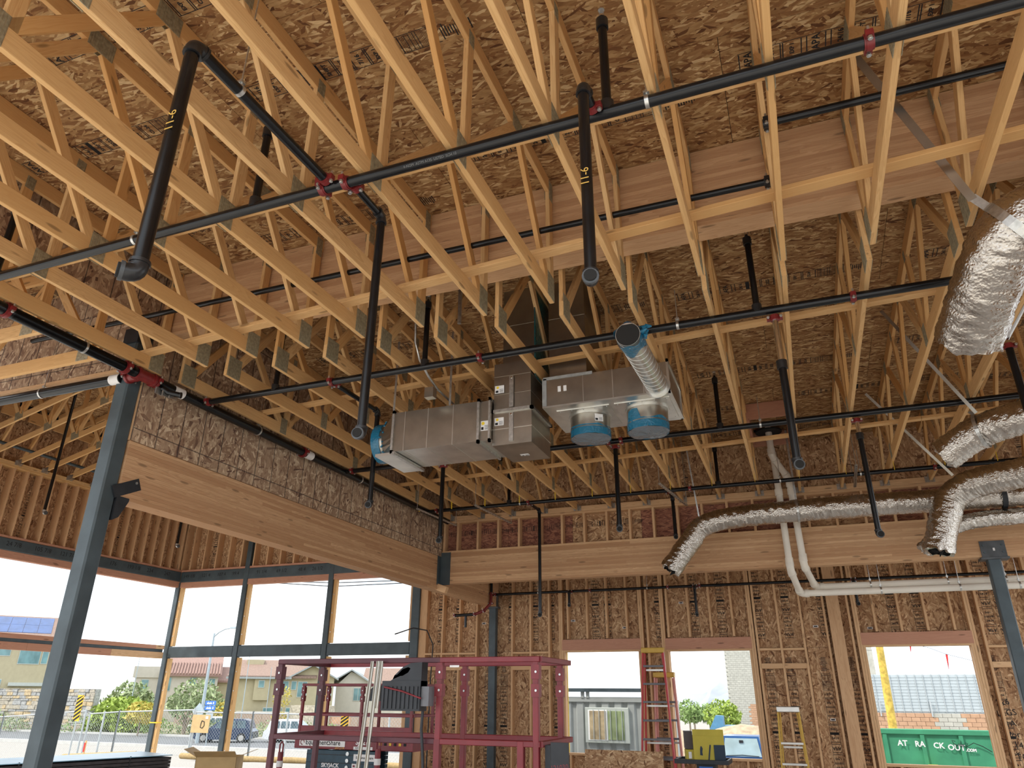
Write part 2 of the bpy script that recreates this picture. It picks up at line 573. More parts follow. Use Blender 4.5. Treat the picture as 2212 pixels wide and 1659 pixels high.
girder = glulam('glulam_girder', (XW - .1, 5.13, 0), (XR, 5.13, 0), .22, 5.085, 5.835, 'deep glued-laminated ridge girder crossing the hall above the truss ends', 0)
lbeam = glulam('glulam_beam', (XW - .11, 4.99, 0), (XW - .11, Y2 + .05, 0), .22, 3.335, 3.925, 'long glued-laminated beam under the sheathed left wall, running from steel column to rear wall', 1)
rbeam = glulam('glulam_beam', (XW + .03, Y1 + .09, 0), (XR, Y1 + .09, 0), .18, 3.44, 3.99, 'long glued-laminated beam across the rear of the hall below the short stud wall', 0)

# ---- left wall above its beam (sheathing with chalked nailing grid)
wl = empty('wall_left', (XW, 8.5, 3.93), kind='structure')
y = 4.98
while y < Y1 - .02:
    y2 = min(y + 1.219, Y1)
    for za, zb in ((3.927, 5.13), (5.13, 5.86)):
        wm = axes((0, 0, 1), (0, -1, 0), (1, 0, 0), (XW + .012, (y + y2) / 2, (za + zb) / 2))
        o = panel('sheathing_panel', wm, zb - za - gap, y2 - y - gap, 'osb_grid', wl)
    y = y2
boxo('backing', (XW - .16, 4.98, 3.93), (XW - .002, Y1 + 2.8, 8.3), 'stud_wood', wl, 1)
# strip of wall on the hall side nearer the camera, above the bearing line
for k in range(5):
    y0 = -1.1 + k * 1.219
    wm = axes((0, 0, 1), (0, -1, 0), (1, 0, 0), (XW + .0, y0 + .61, 5.5))
    panel('sheathing_panel', wm, .66, 1.215, 'osb_grid', wl)
boxo('bearing_plate', (XW - .13, -1.1, 5.13), (XW - .005, 4.86, 5.84), 'glulam_wood', wl, 1)

# ---- wall dividing the corner bay from the low bay on the left (faces the camera)
wc = empty('wall_corner_bay', (-10, 4.9, 4.7), kind='structure')
x = XT
while x < XW - .15:
    x2 = min(x + 1.219, XW - .1)
    for za, zb in ((4.70, 5.92), (5.92, 7.0)):
        wm = axes((0, 0, 1), (1, 0, 0), (0, -1, 0), ((x + x2) / 2, 4.895, (za + zb) / 2))
        panel('sheathing_panel', wm, zb - za - gap, x2 - x - gap, 'osb_grid', wc)
    x = x2
boxo('bottom_plate', (XT, 4.86, 4.655), (XW - .1, 5.03, 4.70), 'stud_wood', wc, 0)
boxo('backing', (XT, 4.91, 4.70), (XW - .1, 5.03, 9.0), 'stud_wood', wc, 0)

# ---- unseen right-hand wall piece, added to keep sky off the foil ducts
wrt = empty('wall_right_sky_block', (XR, 8, 0), kind='structure')
yy = 3.2
while yy < 6.8:
    for z0, z1 in ((0, 2.44), (2.44, 4.88), (4.88, 5.9)):
        wm = axes((0, 0, 1), (0, 1, 0), (-1, 0, 0), (XR + .02, yy + .61, (z0 + z1) / 2))
        panel('sheathing_panel', wm, z1 - z0 - gap, 1.215, 'osb_wall', wrt)
    for q in (0, .406, .813): boxo('stud', (XR - .12, yy + q - .019, 0), (XR + .018, yy + q + .019, 5.4), 'stud_wood', wrt, 2)
    yy += 1.219
# ---- rear of the hall: short stud wall standing on the rear beam
wr = empty('wall_rear_upper', (0, Y1, 3.99), kind='structure')
boxo('sole_plate', (XW + .02, Y1, 3.99), (XR, Y1 + .14, 4.028), 'stud_wood', wr, 0)
boxo('top_plate', (XW + .02, Y1, 4.53), (XR, Y1 + .14, 4.568), 'stud_wood', wr, 0)
boxo('ledger', (XW + .02, Y1 - .004, 4.57), (XR, Y1 + .14, 4.66), 'stud_wood', wr, 0)
x = -5.73
k = 0
while x < XR:
    boxo('stud', (x - .019, Y1, 4.028), (x + .019, Y1 + .14, 4.53), 'stud_wood', wr, 2)
    x += .402
boxo('stud', (XW + .03, Y1, 4.028), (XW + .07, Y1 + .14, 4.53), 'stud_wood', wr, 2)
x = -6.0
k = 0
while x < XR:
    x2 = min(x + 1.219, XR)
    treated = k in (0, 1, 3, 4, 6, 7)
    wm = axes((1, 0, 0), (0, 0, 1), (0, -1, 0), ((x + x2) / 2, Y1 + .142, 4.28))
    o = panel('sheathing_panel', wm, x2 - x - gap, .58, 'osb_treated' if treated else 'osb_wall', wr)
    if k < 3 : stamp(o, wm @ Matrix.Translation(V((0, .08, .0005))) @ Matrix.Scale(.6, 4))
    wm = axes((0, 0, 1), (1, 0, 0), (0, -1, 0), ((x + x2) / 2, Y1 + .142, 5.12))
    o = panel('sheathing_panel', wm, .92, x2 - x - gap, 'osb_wall', wr)
    if k % 2: stamp(o, wm @ Matrix.Translation(V((0, .2, .0005))) @ Matrix.Scale(.48, 4))
    x = x2; k += 1

boxo('wall_light_seal', (XW, Y1 + .158, 3.9), (XR, Y1 + .165, 5.7), 'ink', wr, 0, .001)  # unseen sheet added behind the panels to keep daylight out of the joints
# ---- rear wall with three window openings
wb = empty('wall_back', (0, Y2, 0), kind='structure')
ZT = 4.6
WIN = [(-4.57, -3.075, .60, 2.41), (-2.49, -1.0, .60, 2.40), (.967, 2.585, .60, 2.43)]
SD = .14
def stud(x, z0, z1, w_=.038, mat='stud_wood'):
    return boxo('stud', (x - w_ / 2, Y2, z0), (x + w_ / 2, Y2 + SD, z1), mat, wb, 2)
def inwin(x):
    for i, (a, b, c, d) in enumerate(WIN):
        if a - .13 < x < b + .13: return i
    return None
xs = [-7.75 + .4064 * k for k in range(33)]
for x in xs:
    if abs(x + 6.1) < .13 or (.40 < x < .68): continue
    i = inwin(x)
    if i is None: stud(x, .04, ZT - .08)
    else:
        a, b, c, d = WIN[i]
        stud(x, d + .25, ZT - .08); stud(x, .04, c - .04)
for i, (a, b, c, d) in enumerate(WIN):
    for s_, e in ((-1, a), (1, b)):
        for q, (zt) in enumerate((d + .02, ZT - .08, ZT - .08)):
            xx = e + s_ * (.02 + q * .04)
            stud(xx, .04, zt)
    boxo('header', (a - .055, Y2 - .004, d + .03), (b + .055, Y2 + .11, d + .235), 'header_wood', wb, 0)
    boxo('header_plate', (a - .04, Y2 - .002, d - .0), (b + .04, Y2 + SD, d + .03), 'stud_wood', wb, 0)
    boxo('sill_plate', (a, Y2 - .004, c - .04), (b, Y2 + SD, c), 'stud_wood', wb, 0)
    # edge of the sheathing seen in the reveal
    for e, s_ in ((a, 1), (b, -1)):
        boxo('reveal_edge', (e - .006, Y2 + SD, c), (e + .006, Y2 + SD + .03, d), 'yellow_sticker_lit_edge' if (i == 0 and s_ == 1) else 'stud_wood', wb, 2)  # first window's left edge coloured yellow for the light falling on it
boxo('bottom_plate', (-7.85, Y2, 0), (XR, Y2 + SD, .04), 'stud_wood', wb, 0)
for q in (0, 1):
    boxo('top_plate', (-7.85, Y2, ZT - .08 + q * .04), (XR, Y2 + SD, ZT - .042 + q * .04), 'stud_wood', wb, 0)
boxo('timber_post', (.44, Y2 - .035, .04), (.65, Y2 + SD, ZT - .08), 'glulam_wood', wb, 2)
for zz in (2.39, 2.08):
    for x0, x1 in zip(xs[:-1], xs[1:]):
        xm = (x0 + x1) / 2
        if inwin(xm) is not None or inwin(x0) is not None or inwin(x1) is not None or .1 < xm < .9 or -6.4 < xm < -5.8: continue
        boxo('blocking', (x0 + .02, Y2 + .0, zz - .0), (x1 - .02, Y2 + SD - .03 * (zz < 2.2), zz + (.04 if zz > 2.2 else .088)), 'stud_wood', wb, 0)
def wall_panel(x0, x1, z0, z1, st=False, mat='osb_wall', ys=Y2 + SD + .001):
    wm = axes((0, 0, 1), (1, 0, 0), (0, -1, 0), ((x0 + x1) / 2, ys, (z0 + z1) / 2))
    o = panel('sheathing_panel', wm, z1 - z0 - gap, x1 - x0 - gap, mat, wb)
    if st:
        sc_ = min(1.0, ((z1 - z0) / 2 - .02) / 1.1)
        for dy in (R.uniform(.08, .3), -R.uniform(.1, .32)):
            if abs(dy) < (x1 - x0) / 2 - .1:
                stamp(o, wm @ Matrix.Translation(V((0, dy, .0005))) @ Matrix.Scale(sc_, 4))
XE = [-7.85, -6.63, -5.41, -4.57, -3.075, -2.49, -1.0, .0, .967, 2.585, 3.6, XR]
for a, b in zip(XE[:-1], XE[1:]):
    win = [w_ for w_ in WIN if abs(w_[0] - a) < .02]
    if win:
        wall_panel(a, b, win[0][3], ZT, True); wall_panel(a, b, 0, win[0][2])
    else:
        wall_panel(a, b, 0, 2.44, True); wall_panel(a, b, 2.44, ZT, True)
for a, b_ in zip(XE[:-1], XE[1:]):
    win = [w_ for w_ in WIN if abs(w_[0] - a) < .02]
    a2 = a - .2 if a < -7.8 else a
    for z0, z1 in (((win[0][3], ZT + .1), (-.1, win[0][2])) if win else ((-.1, ZT + .1),)):
        boxo('wall_light_seal', (a2, Y2 + SD + .014, z0), (b_, Y2 + SD + .02, z1), 'ink', wb, 0, .001)  # added unseen backing, blocks light leaking between the wall sheets
boxo('filler_panel', (-7.93, Y2 + .03, 0), (-7.77, Y2 + SD, ZT), 'stud_wood', wb, 2)
# small labels stuck on the sheathing
for lx, lz in ((-6.42, 3.02), (-4.42, 3.02), (-3.35, 2.86), (-2.2, 3.3), (.2, 2.8), (1.1, 2.75), (.25, 1.25)):
    o = boxo('panel_label', (lx - .045, Y2 + SD - .002, lz - .02), (lx + .045, Y2 + SD + .0005, lz + .02), 'white_sticker', wb, 0, .0005)
    boxo('label_print', (lx - .03, Y2 + SD - .003, lz - .01), (lx + .03, Y2 + SD - .0015, lz + .01), 'ink', o, 0, .0005)
# handwriting by the right edge
for i, s_ in enumerate(('2x6', 'LEGS', '1A', 'for', '14', 'TO')):
    text('handwriting', s_, .13, (2.87 + .02 * i, Y2 + SD - .004, 1.55 - i * .16), (1, 0, .1), (0, 0, 1), 'ink', wb)
# ================================================================ TRUSSES
def plate_pair(root, x, y, z, wy, wz, slope=0.0):
    for s_ in (-1, 1):
        m = MESH.get(('plate', wy, wz))
        if m is None:
            b = MB()
            t = .0015
            b.box((-wy / 2, -wz / 2, -t), (wy / 2, wz / 2, t), 'truss_plate')
            n = max(3, int(wy / .017))
            for i in range(n):
                xx = -wy / 2 + (i + .5) * wy / n
                b.box((xx - .003, -wz / 2 + .004, t), (xx + .003, wz / 2 - .004, t + .0022), 'truss_plate')
            m = bpy.data.meshes.new('plate')
            m.from_pydata(b.v, [], b.f)
            m.materials.append(MAT['truss_plate'])
            MESH[('plate', wy, wz)] = m
        o = bpy.data.objects.new('nail_plate', m)
        wm = axes((0, 1, 0) if s_ > 0 else (0, -1, 0), (0, 0, 1), (s_, 0, 0), (x + s_ * .0205, y, z))
        link(o, wm, root)
TH = .038
CD = .14
def web(root, x, p, q, mat='fir_web', name='web'):
    return board(name, (x, p[0], p[1]), (x, q[0], q[1]), TH * .985, .089, mat, root, up=(0, -(q[1] - p[1]), q[0] - p[0]) if True else None)
XA0, SP = -5.86, .6096
# --- near row: from behind the camera up to the girder
def truss_near():
    x = XA0
    r = empty('roof_truss', (x, 5.0, 4.61), group='roof trusses between the camera and the girder', cat='roof truss')
    zb, zt = 4.61, 5.70
    board('bottom_chord', (x, -1.0, zb + CD / 2), (x, 5.0, zb + CD / 2), TH, CD, 'fir', r)
    board('top_chord', (x, -1.0, zt + CD / 2 - .001), (x, 5.015, zt + CD / 2 - .001), TH, CD - .004, 'fir', r)
    B = [-.3, 1.47, 3.15, 4.93]
    T = [.55, 2.37, 4.12]
    for i, t in enumerate(T):
        web(r, x, (B[i] + .07, zb + CD), (t - .05, zt))
        web(r, x, (t + .05, zt), (B[i + 1] - (.07 if i < 2 else .08), zb + CD))
        plate_pair(r, x, t, zt + .05, .20, .15)
    for b in B[:3]:
        web(r, x, (b + .08, zb + CD), (b + .08, zt), name='post')
        plate_pair(r, x, b, zb + .10, .14, .21)
        plate_pair(r, x, b + .08, zt + .03, .08, .12)
    web(r, x, (4.955, zb + CD), (4.955, zt), name='end_post')
    plate_pair(r, x, 4.915, zb + .115, .165, .225)
    plate_pair(r, x, 4.95, zt + .02, .09, .2)
    return r
tA = truss_near()
NA = 18
for k in range(NA):
    t = tA if k == 0 else copy_tree(tA, Matrix.Translation(V((SP * k, 0, 0))))
    t['label'] = 'near-row fir roof truss ending at the girder, %s from the left wall' % ORD[k]
# --- far row: from the girder to the rear
def truss_far():
    x = XA0
    r = empty('roof_truss', (x, 5.26, 4.6), group='roof trusses between the girder and the rear wall', cat='roof truss')
    zb = lambda y: 4.635 - (y - 5.26) * (.057 / 6.74)
    zt = lambda y: deckz(y) - CD - .004
    board('bottom_chord', (x, 5.26, zb(5.26) + CD / 2), (x, 11.985, zb(11.985) + CD / 2), TH, CD, 'fir', r)
    board('top_chord', (x, 5.245, zt(5.245) + CD / 2), (x, 12.0, zt(12.0) + CD / 2), TH, CD - .004, 'fir', r)
    B = [5.31, 6.98, 8.65, 10.58, 11.93]
    T = [6.12, 7.80, 9.60, 11.32]
    for i, t in enumerate(T):
        web(r, x, (B[i] + .09, zb(B[i]) + CD), (t - .05, zt(t)))
        web(r, x, (t + .05, zt(t)), (B[i + 1] - .06, zb(B[i + 1]) + CD))
        plate_pair(r, x, t, zt(t) + .04, .18, .14)
    web(r, x, (5.305, zb(5.3) + CD), (5.305, zt(5.3)), name='end_post')
    plate_pair(r, x, 5.36, zb(5.36) + .115, .19, .225)
    for b in B[1:4]:
        web(r, x, (b + .06, zb(b) + CD), (b + .06, zt(b)), name='post')
        plate_pair(r, x, b, zb(b) + .11, .12, .2)
        plate_pair(r, x, b + .06, zt(b) + .03, .07, .11)
    # yellow bracing tag and the sheet-metal hanger at the rear ledger
    boxo('brace_tag', (x - .0012, 10.70, 4.47), (x + .0012, 10.74, 4.60), 'yellow_tag', r, 2, .0003)
    b = MB()
    yb = 11.995; z0 = zb(11.99)
    b.box((x - .024, 11.90, z0 - .006), (x + .024, yb, z0 - .001), 'zinc')
    for s_ in (-1, 1):
        b.box((x + s_ * .0225 - .0015, 11.90, z0 - .006), (x + s_ * .0225 + .0015, yb, z0 + .11), 'zinc')
        b.box((x + s_ * .045 - .022, yb - .009, z0 - .005), (x + s_ * .045 + .022, yb - .004, z0 + .085), 'zinc')
        b.cyl((x + s_ * .05, yb - .015, z0 + .03), (x + s_ * .05, yb - .004, z0 + .03), .007, 'zinc', 6)
    b.build('hanger', r)
    return r
tB = truss_far()
for k in range(NA):
    t = tB if k == 0 else copy_tree(tB, Matrix.Translation(V((SP * k, 0, 0))))
    t['label'] = 'far-row fir roof truss beyond the girder, %s from the left wall' % ORD[k]
# --- low bay on the left: trusses running across, ending above the column line
def truss_low():
    r = empty('roof_truss', (XW - .04, 4.46, 4.6), group='crosswise roof trusses of the low left bay', cat='roof truss')
    y, zb, zt = 4.46, 4.6, 5.70
    x1, x0 = XW - .04, -9.7
    board('bottom_chord', (x0, y, zb + CD / 2), (x1, y, zb + CD / 2), TH, CD, 'fir', r)
    board('top_chord', (x0, y, zt + CD / 2), (x1, y, zt + CD / 2), TH, CD - .006, 'fir', r)
    n = 2
    for i in range(n):
        xa = x1 - .1 - i * 1.75
        for p, q in (((xa - .08, zb + CD), (xa - .85, zt)), ((xa - .93, zt), (xa - 1.68, zb + CD))):
            board('web', (p[0], y, p[1]), (q[0], y, q[1]), TH * .98, .089, 'fir_web', r)
        board('post', (xa, y, zb + CD), (xa, y, zt), TH * .98, .089, 'fir_web', r)
        for s_ in (-1, 1):
            boxo('nail_plate', (xa - .19, y + s_ * .0205 - .0015, zb + .01), (xa - .03, y + s_ * .0205 + .0015, zb + .20), 'truss_plate', r, 0, .0005)
    return r
tC = truss_low()
for k in range(8):
    t = tC if k == 0 else copy_tree(tC, Matrix.Translation(V((0, -SP * .965 * k, 0))))
    t['label'] = 'crosswise truss of the low left bay, %s in front of the sheathed dividing wall' % ORD[k]
# --- corner bay: pitched trusses rising from the far-left window wall
def truss_bay():
    y = 5.56
    r = empty('roof_truss', (XT, y, 6.0), group='pitched trusses of the glazed corner bay', cat='roof truss')
    zb = lambda x: 6.0 + .25 * (x - XT)
    zt = lambda x: towz(x) - .15
    x1 = XW - .3
    board('bottom_chord', (XT + .03, y, zb(XT + .03) + .06), (x1, y, zb(x1) + .06), TH, .12, 'fir', r)
    board('top_chord', (XT, y, zt(XT) + .06), (x1, y, zt(x1) + .06), TH, .12, 'fir', r)
    n = 6
    st = (x1 - XT - .2) / n
    for i in range(n):
        xa = XT + .1 + i * st
        for p, q in (((xa, zb(xa) + .12), (xa + st / 2, zt(xa + st / 2))), ((xa + st / 2, zt(xa + st / 2)), (xa + st, zb(xa + st) + .12))):
            board('web', (p[0] + .04, y, p[1]), (q[0] - .04, y, q[1]), TH * .98, .089, 'fir_web', r)
        if i:
            board('post', (xa + .05, y, zb(xa) + .12), (xa + .05, y, zt(xa)), TH * .98, .089, 'fir_web', r)
            for s_ in (-1, 1):
                board('nail_plate', (xa - .1, y + s_ * .0205, zb(xa) + .09 - .025), (xa + .1, y + s_ * .0205, zb(xa) + .09 + .025), .003, .16, 'truss_plate', r, ch=.0005)
    b = MB()
    b.box((XT - .0, y - .03, 5.985), (XT + .12, y + .03, 6.0), 'zinc')
    for s_ in (-1, 1):
        b.box((XT + .0, y + s_ * .024 - .002, 5.985), (XT + .12, y + s_ * .024 + .002, 6.1), 'zinc')
        b.box((XT + .004, y + s_ * .05 - .025, 5.98), (XT + .01, y + s_ * .05 + .025, 6.08), 'zinc')
    b.build('hanger', r)
    return r
tT = truss_bay()
for k in range(15):
    t = tT if k == 0 else copy_tree(tT, Matrix.Translation(V((0, .609 * k, 0))))
    t['label'] = 'pitched truss in the glazed corner bay, %s beyond the dividing wall' % ORD[k]
# --- flat lateral braces laid across the bottom chords
def lateral(ya, yb, z, label, w_=.089, segs=(-5.98, -3.6, -1.0, 1.7, 5.1), mat='fir'):
    r = empty('lateral_brace', (0, (ya + yb) / 2, z), label, 'brace')
    f = lambda x: ya + (yb - ya) * (x + 6) / 8.0
    for i, (a, b) in enumerate(zip(segs[:-1], segs[1:])):
        board('brace_board', (a, f(a), z + .019), (b - .004, f(b - .004), z + .019), w_, .038, mat, r)
    return r
lateral(3.25, 3.25, 4.752, 'long flat brace lying on the near trusses just behind the nearest sprinkler pipe')
lateral(4.80, 4.26, 4.752, 'long flat brace with dark stained edge just in front of the girder', .1)
lateral(6.62, 6.20, 4.768, 'long flat brace on the far trusses passing in front of the duct risers')
lateral(10.05, 9.50, 4.742, 'long flat brace on the far trusses nearest the rear wall')
# ================================================================ CORNER BAY: steel frame, studs, windows
wt = empty('wall_bay_left', (XT, 10, 4.5), kind='structure')
for k in range(32):
    yy = 5.24 + .3043 * k
    if yy < Y2 - .05:
        boxo('stud', (XT - .19, yy - .019, 4.55), (XT, yy + .019, 5.92), 'stud_wood', wt, 2)
        if k % 2 == 0: boxo('stud', (XT - .19, yy - .019, 6.04), (XT - .03, yy + .019, 7.3), 'stud_wood', wt, 2)
boxo('sole_plate', (XT - .19, 5.0, 4.50), (XT + .004, Y2, 4.55), 'header_wood', wt, 1)
for q in (0, 1, 2):
    boxo('top_plate', (XT - .19, 5.0, 5.92 + q * .04), (XT + .002 * q, Y2, 5.958 + q * .04), 'fir', wt, 1)
boxo('header_nailer', (XT - .14, 5.0, 4.11), (XT + .01, Y2 - .02, 4.255), 'header_wood', wt, 1)
k = 0
yy = 5.0
while yy < Y2:
    y2 = min(yy + 1.219, Y2 + .1)
    wm = axes((0, 0, 1), (0, -1, 0), (1, 0, 0), (XT - .192, (yy + y2) / 2, 5.8))
    o = panel('sheathing_panel', wm, 2.9, y2 - yy - gap, 'osb_wall', wt)
    if k % 2 == 0: stamp(o, wm @ Matrix.Translation(V((-.6, .1, .0005))) @ Matrix.Scale(.8, 4))
    yy = y2; k += 1
for yy in [5.55 + .6 * k for k in range(15)]:
    boxo('blocking', (XT - .03, yy + .03, 6.95), (XT + .01, yy + .55, 7.2), 'fir', wt, 1)
boxo('wall_light_seal', (XT - .22, 4.9, 4.3), (XT - .21, Y2 + .4, 8.0), 'ink', wt, 1, .001)  # unseen light-blocking layer added outside the bay's left sheathing
wtb = empty('wall_bay_back', (-11, Y2, 4.5), kind='structure')
for k in range(17):
    xx = XT + .25 + .4064 * k
    boxo('stud', (xx - .019, Y2, 4.55), (xx + .019, Y2 + .19, 7.5), 'stud_wood', wtb, 2)
boxo('sole_plate', (XT, Y2 - .004, 4.50), (-8.0, Y2 + .19, 4.55), 'header_wood', wtb, 0)
boxo('header_nailer', (XT + .05, Y2 - .005, 4.10), (-8.1, Y2 + .14, 4.235), 'header_wood', wtb, 0)
xx = XT
while xx < XW - .2:
    x2 = min(xx + 1.219, XW)
    wm = axes((0, 0, 1), (1, 0, 0), (0, -1, 0), ((xx + x2) / 2, Y2 + .192, 6.6))
    o = panel('sheathing_panel', wm, 4.2 if xx < -8.2 else 3.9, x2 - xx - gap, 'osb_wall', wtb)
    stamp(o, wm @ Matrix.Translation(V((-1.3, .2, .0005))) @ Matrix.Scale(.8, 4))
    xx = x2
boxo('wall_light_seal', (XT - .4, Y2 + .205, 4.3), (XW, Y2 + .215, 10.0), 'ink', wtb, 0, .001)  # same added light block, unseen behind the bay's rear sheathing
boxo('corner_stud', (XT - .19, Y2 - .02, 4.25), (XT + .0, Y2 + .2, 7.6), 'stud_wood', wtb, 2)
# steel header tubes and mullions, one thing per member
def steel(name, lo, hi, label, axis, cat='steel tube'):
    o = boxo(name, lo, hi, 'steel_primer', None, axis, .012)
    return tag(o, label, cat)
hl = steel('steel_header', (XT - .11, 5.0, 4.257), (XT + .02, Y2 - .02, 4.50), 'blue-grey steel tube above the left window row, pencilled with measurements', 1)
hb = steel('steel_header', (XT + .03, Y2 - .015, 4.237), (-8.0, Y2 + .12, 4.50), 'blue-grey steel tube above the rear corner windows, pencilled with measurements', 0)
for yy, s_ in ((10.2, '24 7/8'), (10.85, '105 7/8'), (11.45, '121 7/8'), (12.65, '176'), (13.25, '193 1/8'), (13.75, '234'), (14.3, '247')):
    text('pencil_mark', s_, .13, (XT + .0215, yy, 4.39), (0, 1, 0), (0, 0, 1), 'ink', hl)
for xx, s_ in ((-14.7, '149 1/8'), (-14.15, '121 4'), (-13.65, '107 4'), (-13.2, '99 4'), (-12.4, '91 1/4'), (-11.8, '69 1/2'), (-11.2, '48 4'), (-10.75, '26 1/2')):
    text('pencil_mark', s_, .12, (xx, Y2 - .0165, 4.38), (1, 0, 0), (0, 0, 1), 'ink', hb)
for xx, lab in ((XT - .03, 'corner'), (-12.87, 'first'), (-10.34, 'second'), (-8.02, 'third')):
    zt = 4.236 if lab == 'corner' else (4.6 if lab == 'third' else 7.0)
    L = {'corner': 'dark steel window post at the far glazed corner, yellow strap tied round it', 'first': 'dark steel mullion with timber edge just right of the glazed corner', 'second': 'dark steel mullion with timber edge left of the red lift cage', 'third': 'wide dark steel post where the glazed corner meets the sheathed rear wall'}[lab]
    wd = .07 if lab != 'third' else .10
    r = empty('steel_mullion', (xx, Y2 + .05, 0), L, 'steel post')
    boxo('post', (xx - wd, Y2 - .02, 0), (xx + wd, Y2 + .12, zt), 'steel_primer', r, 2, .01)
    if lab == 'third':
        boxo('nailer', (xx - wd - .05, Y2 + .0, 2.68), (xx - wd - .004, Y2 + .14, 4.10), 'stud_wood', r, 2)
        boxo('nailer', (xx - wd - .09, Y2 + .0, 0), (xx - wd - .004, Y2 + .14, 2.39), 'stud_wood', r, 2)
    else:
        boxo('nailer', (xx + wd + .003, Y2 + .02, 2.68), (xx + wd + .085, Y2 + .12, 4.10), 'fir', r, 2)
        boxo('nailer', (xx + wd + .003, Y2 + .02, 0), (xx + wd + .085, Y2 + .12, 2.39), 'fir', r, 2)
        for i in range(9):
            b = MB(); zz = .4 + i * .42
            b.cyl((xx + wd + .045, Y2 + .012, zz), (xx + wd + .045, Y2 + .02, zz), .012, 'zinc', 8); b.build('bolt', r)
    if lab == 'corner':
        b = MB()
        b.box((xx - wd - .006, Y2 - .026, .93), (xx + wd + .09, Y2 + .126, .955), 'yellow_tag'); b.build('strap', r)
for a, b_, L in ((-14.95, -12.95, 'steel window rail between the corner post and first mullion'), (-12.78, -10.42, 'steel window rail between the first and second mullions'), (-10.25, -8.13, 'steel window rail between the second mullion and wide post')):
    steel('steel_rail', (a, Y2 - .01, 2.41), (b_, Y2 + .11, 2.665), L, 0, 'window rail')
r = empty('window_rail', (XT, 10, 2.4), 'timber-clad window rail along the left wall with a dark steel strip in its middle', 'window rail')
boxo('steel_core', (XT - .10, 5.0, 2.53), (XT - .02, Y2 - .12, 2.6), 'steel_primer', r, 1)
for z0, z1 in ((2.385, 2.53), (2.60, 2.69)):
    yy = 5.0
    while yy < Y2 - .2:
        y2 = min(yy + R.uniform(1.6, 2.6), Y2 - .1)
        boxo('cladding', (XT - .10, yy, z0), (XT + .0, y2 - .004, z1), 'header_wood' if yy < 13 else 'stud_wood', r, 1)
        yy = y2
for yy, n in ((8.6, 'first'), (5.05, 'second')):
    steel('steel_mullion', (XT - .10, yy - .07, 0), (XT - .0, yy + .07, 4.25), 'steel mullion in the left window row, %s from the corner' % n, 2, 'steel post')
# foreground steel column with its beam saddle
r = empty('steel_column', (XW - .10, 4.9, 0), 'tall dark steel column at the left carrying the end of the long glulam beam', 'column')
boxo('shaft', (XW - .19, 4.82, 0), (XW - .02, 4.985, 5.1), 'steel_primer', r, 2, .016)
b = MB()
M_ = Matrix.Translation(V((XW - .01, 5.06, 3.45))) @ Matrix.Rotation(math.radians(27), 4, 'X')
b.box((-.004, -.14, -.06), (.014, .17, .06), 'machine_black', M_)
b.cyl(M_ @ V((.01, .13, .02)), M_ @ V((.022, .13, .02)), .014, 'zinc', 6)
b.build('bracket_arm', r)
b = MB()
b.prism([(4.985, 3.12), (5.05, 3.16), (5.13, 3.33), (5.13, 3.36), (4.985, 3.36)], 0, XW - .2, XW - .0, 'machine_black')
b.build('saddle', r)
b = MB(); b.box((XW - .2, 4.80, 4.95), (XW + .0, 5.0, 5.12), 'machine_black'); b.build('cap', r)
# steel under the rear end of the left beam, and the hanger bucket joining the two beams
r = empty('steel_column', (XW - .1, Y2 - .05, 0), 'slim grey steel column against the rear wall under the end of the left beam', 'column')
boxo('shaft', (XW - .165, Y2 - .07, 0), (XW - .015, Y2 + .06, 3.3), 'steel_primer', r, 2, .01)
boxo('cap_plate', (XW - .24, Y2 - .09, 3.3), (XW + .04, Y2 + .06, 3.333), 'steel_plate', r, 0)
boxo('side_plate', (XW + .003, Y2 - .09, 3.333), (XW + .02, Y2 + .0, 3.6), 'steel_plate', r, 2)
r = empty('beam_hanger', (XW + .1, Y1, 3.42), 'dark steel beam bucket where the rear beam meets the left beam', 'beam hanger')
boxo('bucket', (XW + .004, Y1 - .012, 3.42), (XW + .20, Y1 - .002, 4.0), 'steel_primer', r, 2)
boxo('flange', (XW + .002, Y1 - .14, 3.42), (XW + .012, Y1 + .0, 4.0), 'steel_primer', r, 2)
b = MB()
M_ = Matrix.Translation(V((XW + .1, Y1 - .05, 3.37))) @ Matrix.Rotation(math.radians(20), 4, 'Y')
b.box((-.11, -.06, -.08), (.09, .03, .035), 'stud_wood', M_); b.build('wood_block', r)
r = empty('steel_column', (2.63, Y1 + .09, 0), 'dark steel column at the right under the rear beam with a bolted cap plate', 'column')
boxo('shaft', (2.55, Y1 + .01, 0), (2.71, Y1 + .17, 3.42), 'steel_primer', r, 2, .012)
cp = boxo('cap_plate', (2.49, Y1 - .012, 3.43), (2.80, Y1 - .001, 3.66), 'steel_plate', r, 0)
boxo('seat_plate', (2.47, Y1 - .02, 3.405), (2.82, Y1 + .19, 3.435), 'steel_plate', r, 0)
for sx in (2.53, 2.76):
    for sz in (3.5, 3.6):
        b = MB(); b.cyl((sx, Y1 - .022, sz), (sx, Y1 - .011, sz), .014, 'steel_primer', 6); b.build('bolt', cp)
boxo('tag_label', (2.64, Y1 - .0145, 3.52), (2.665, Y1 - .0125, 3.56), 'white_sticker', cp, 0, .0004)
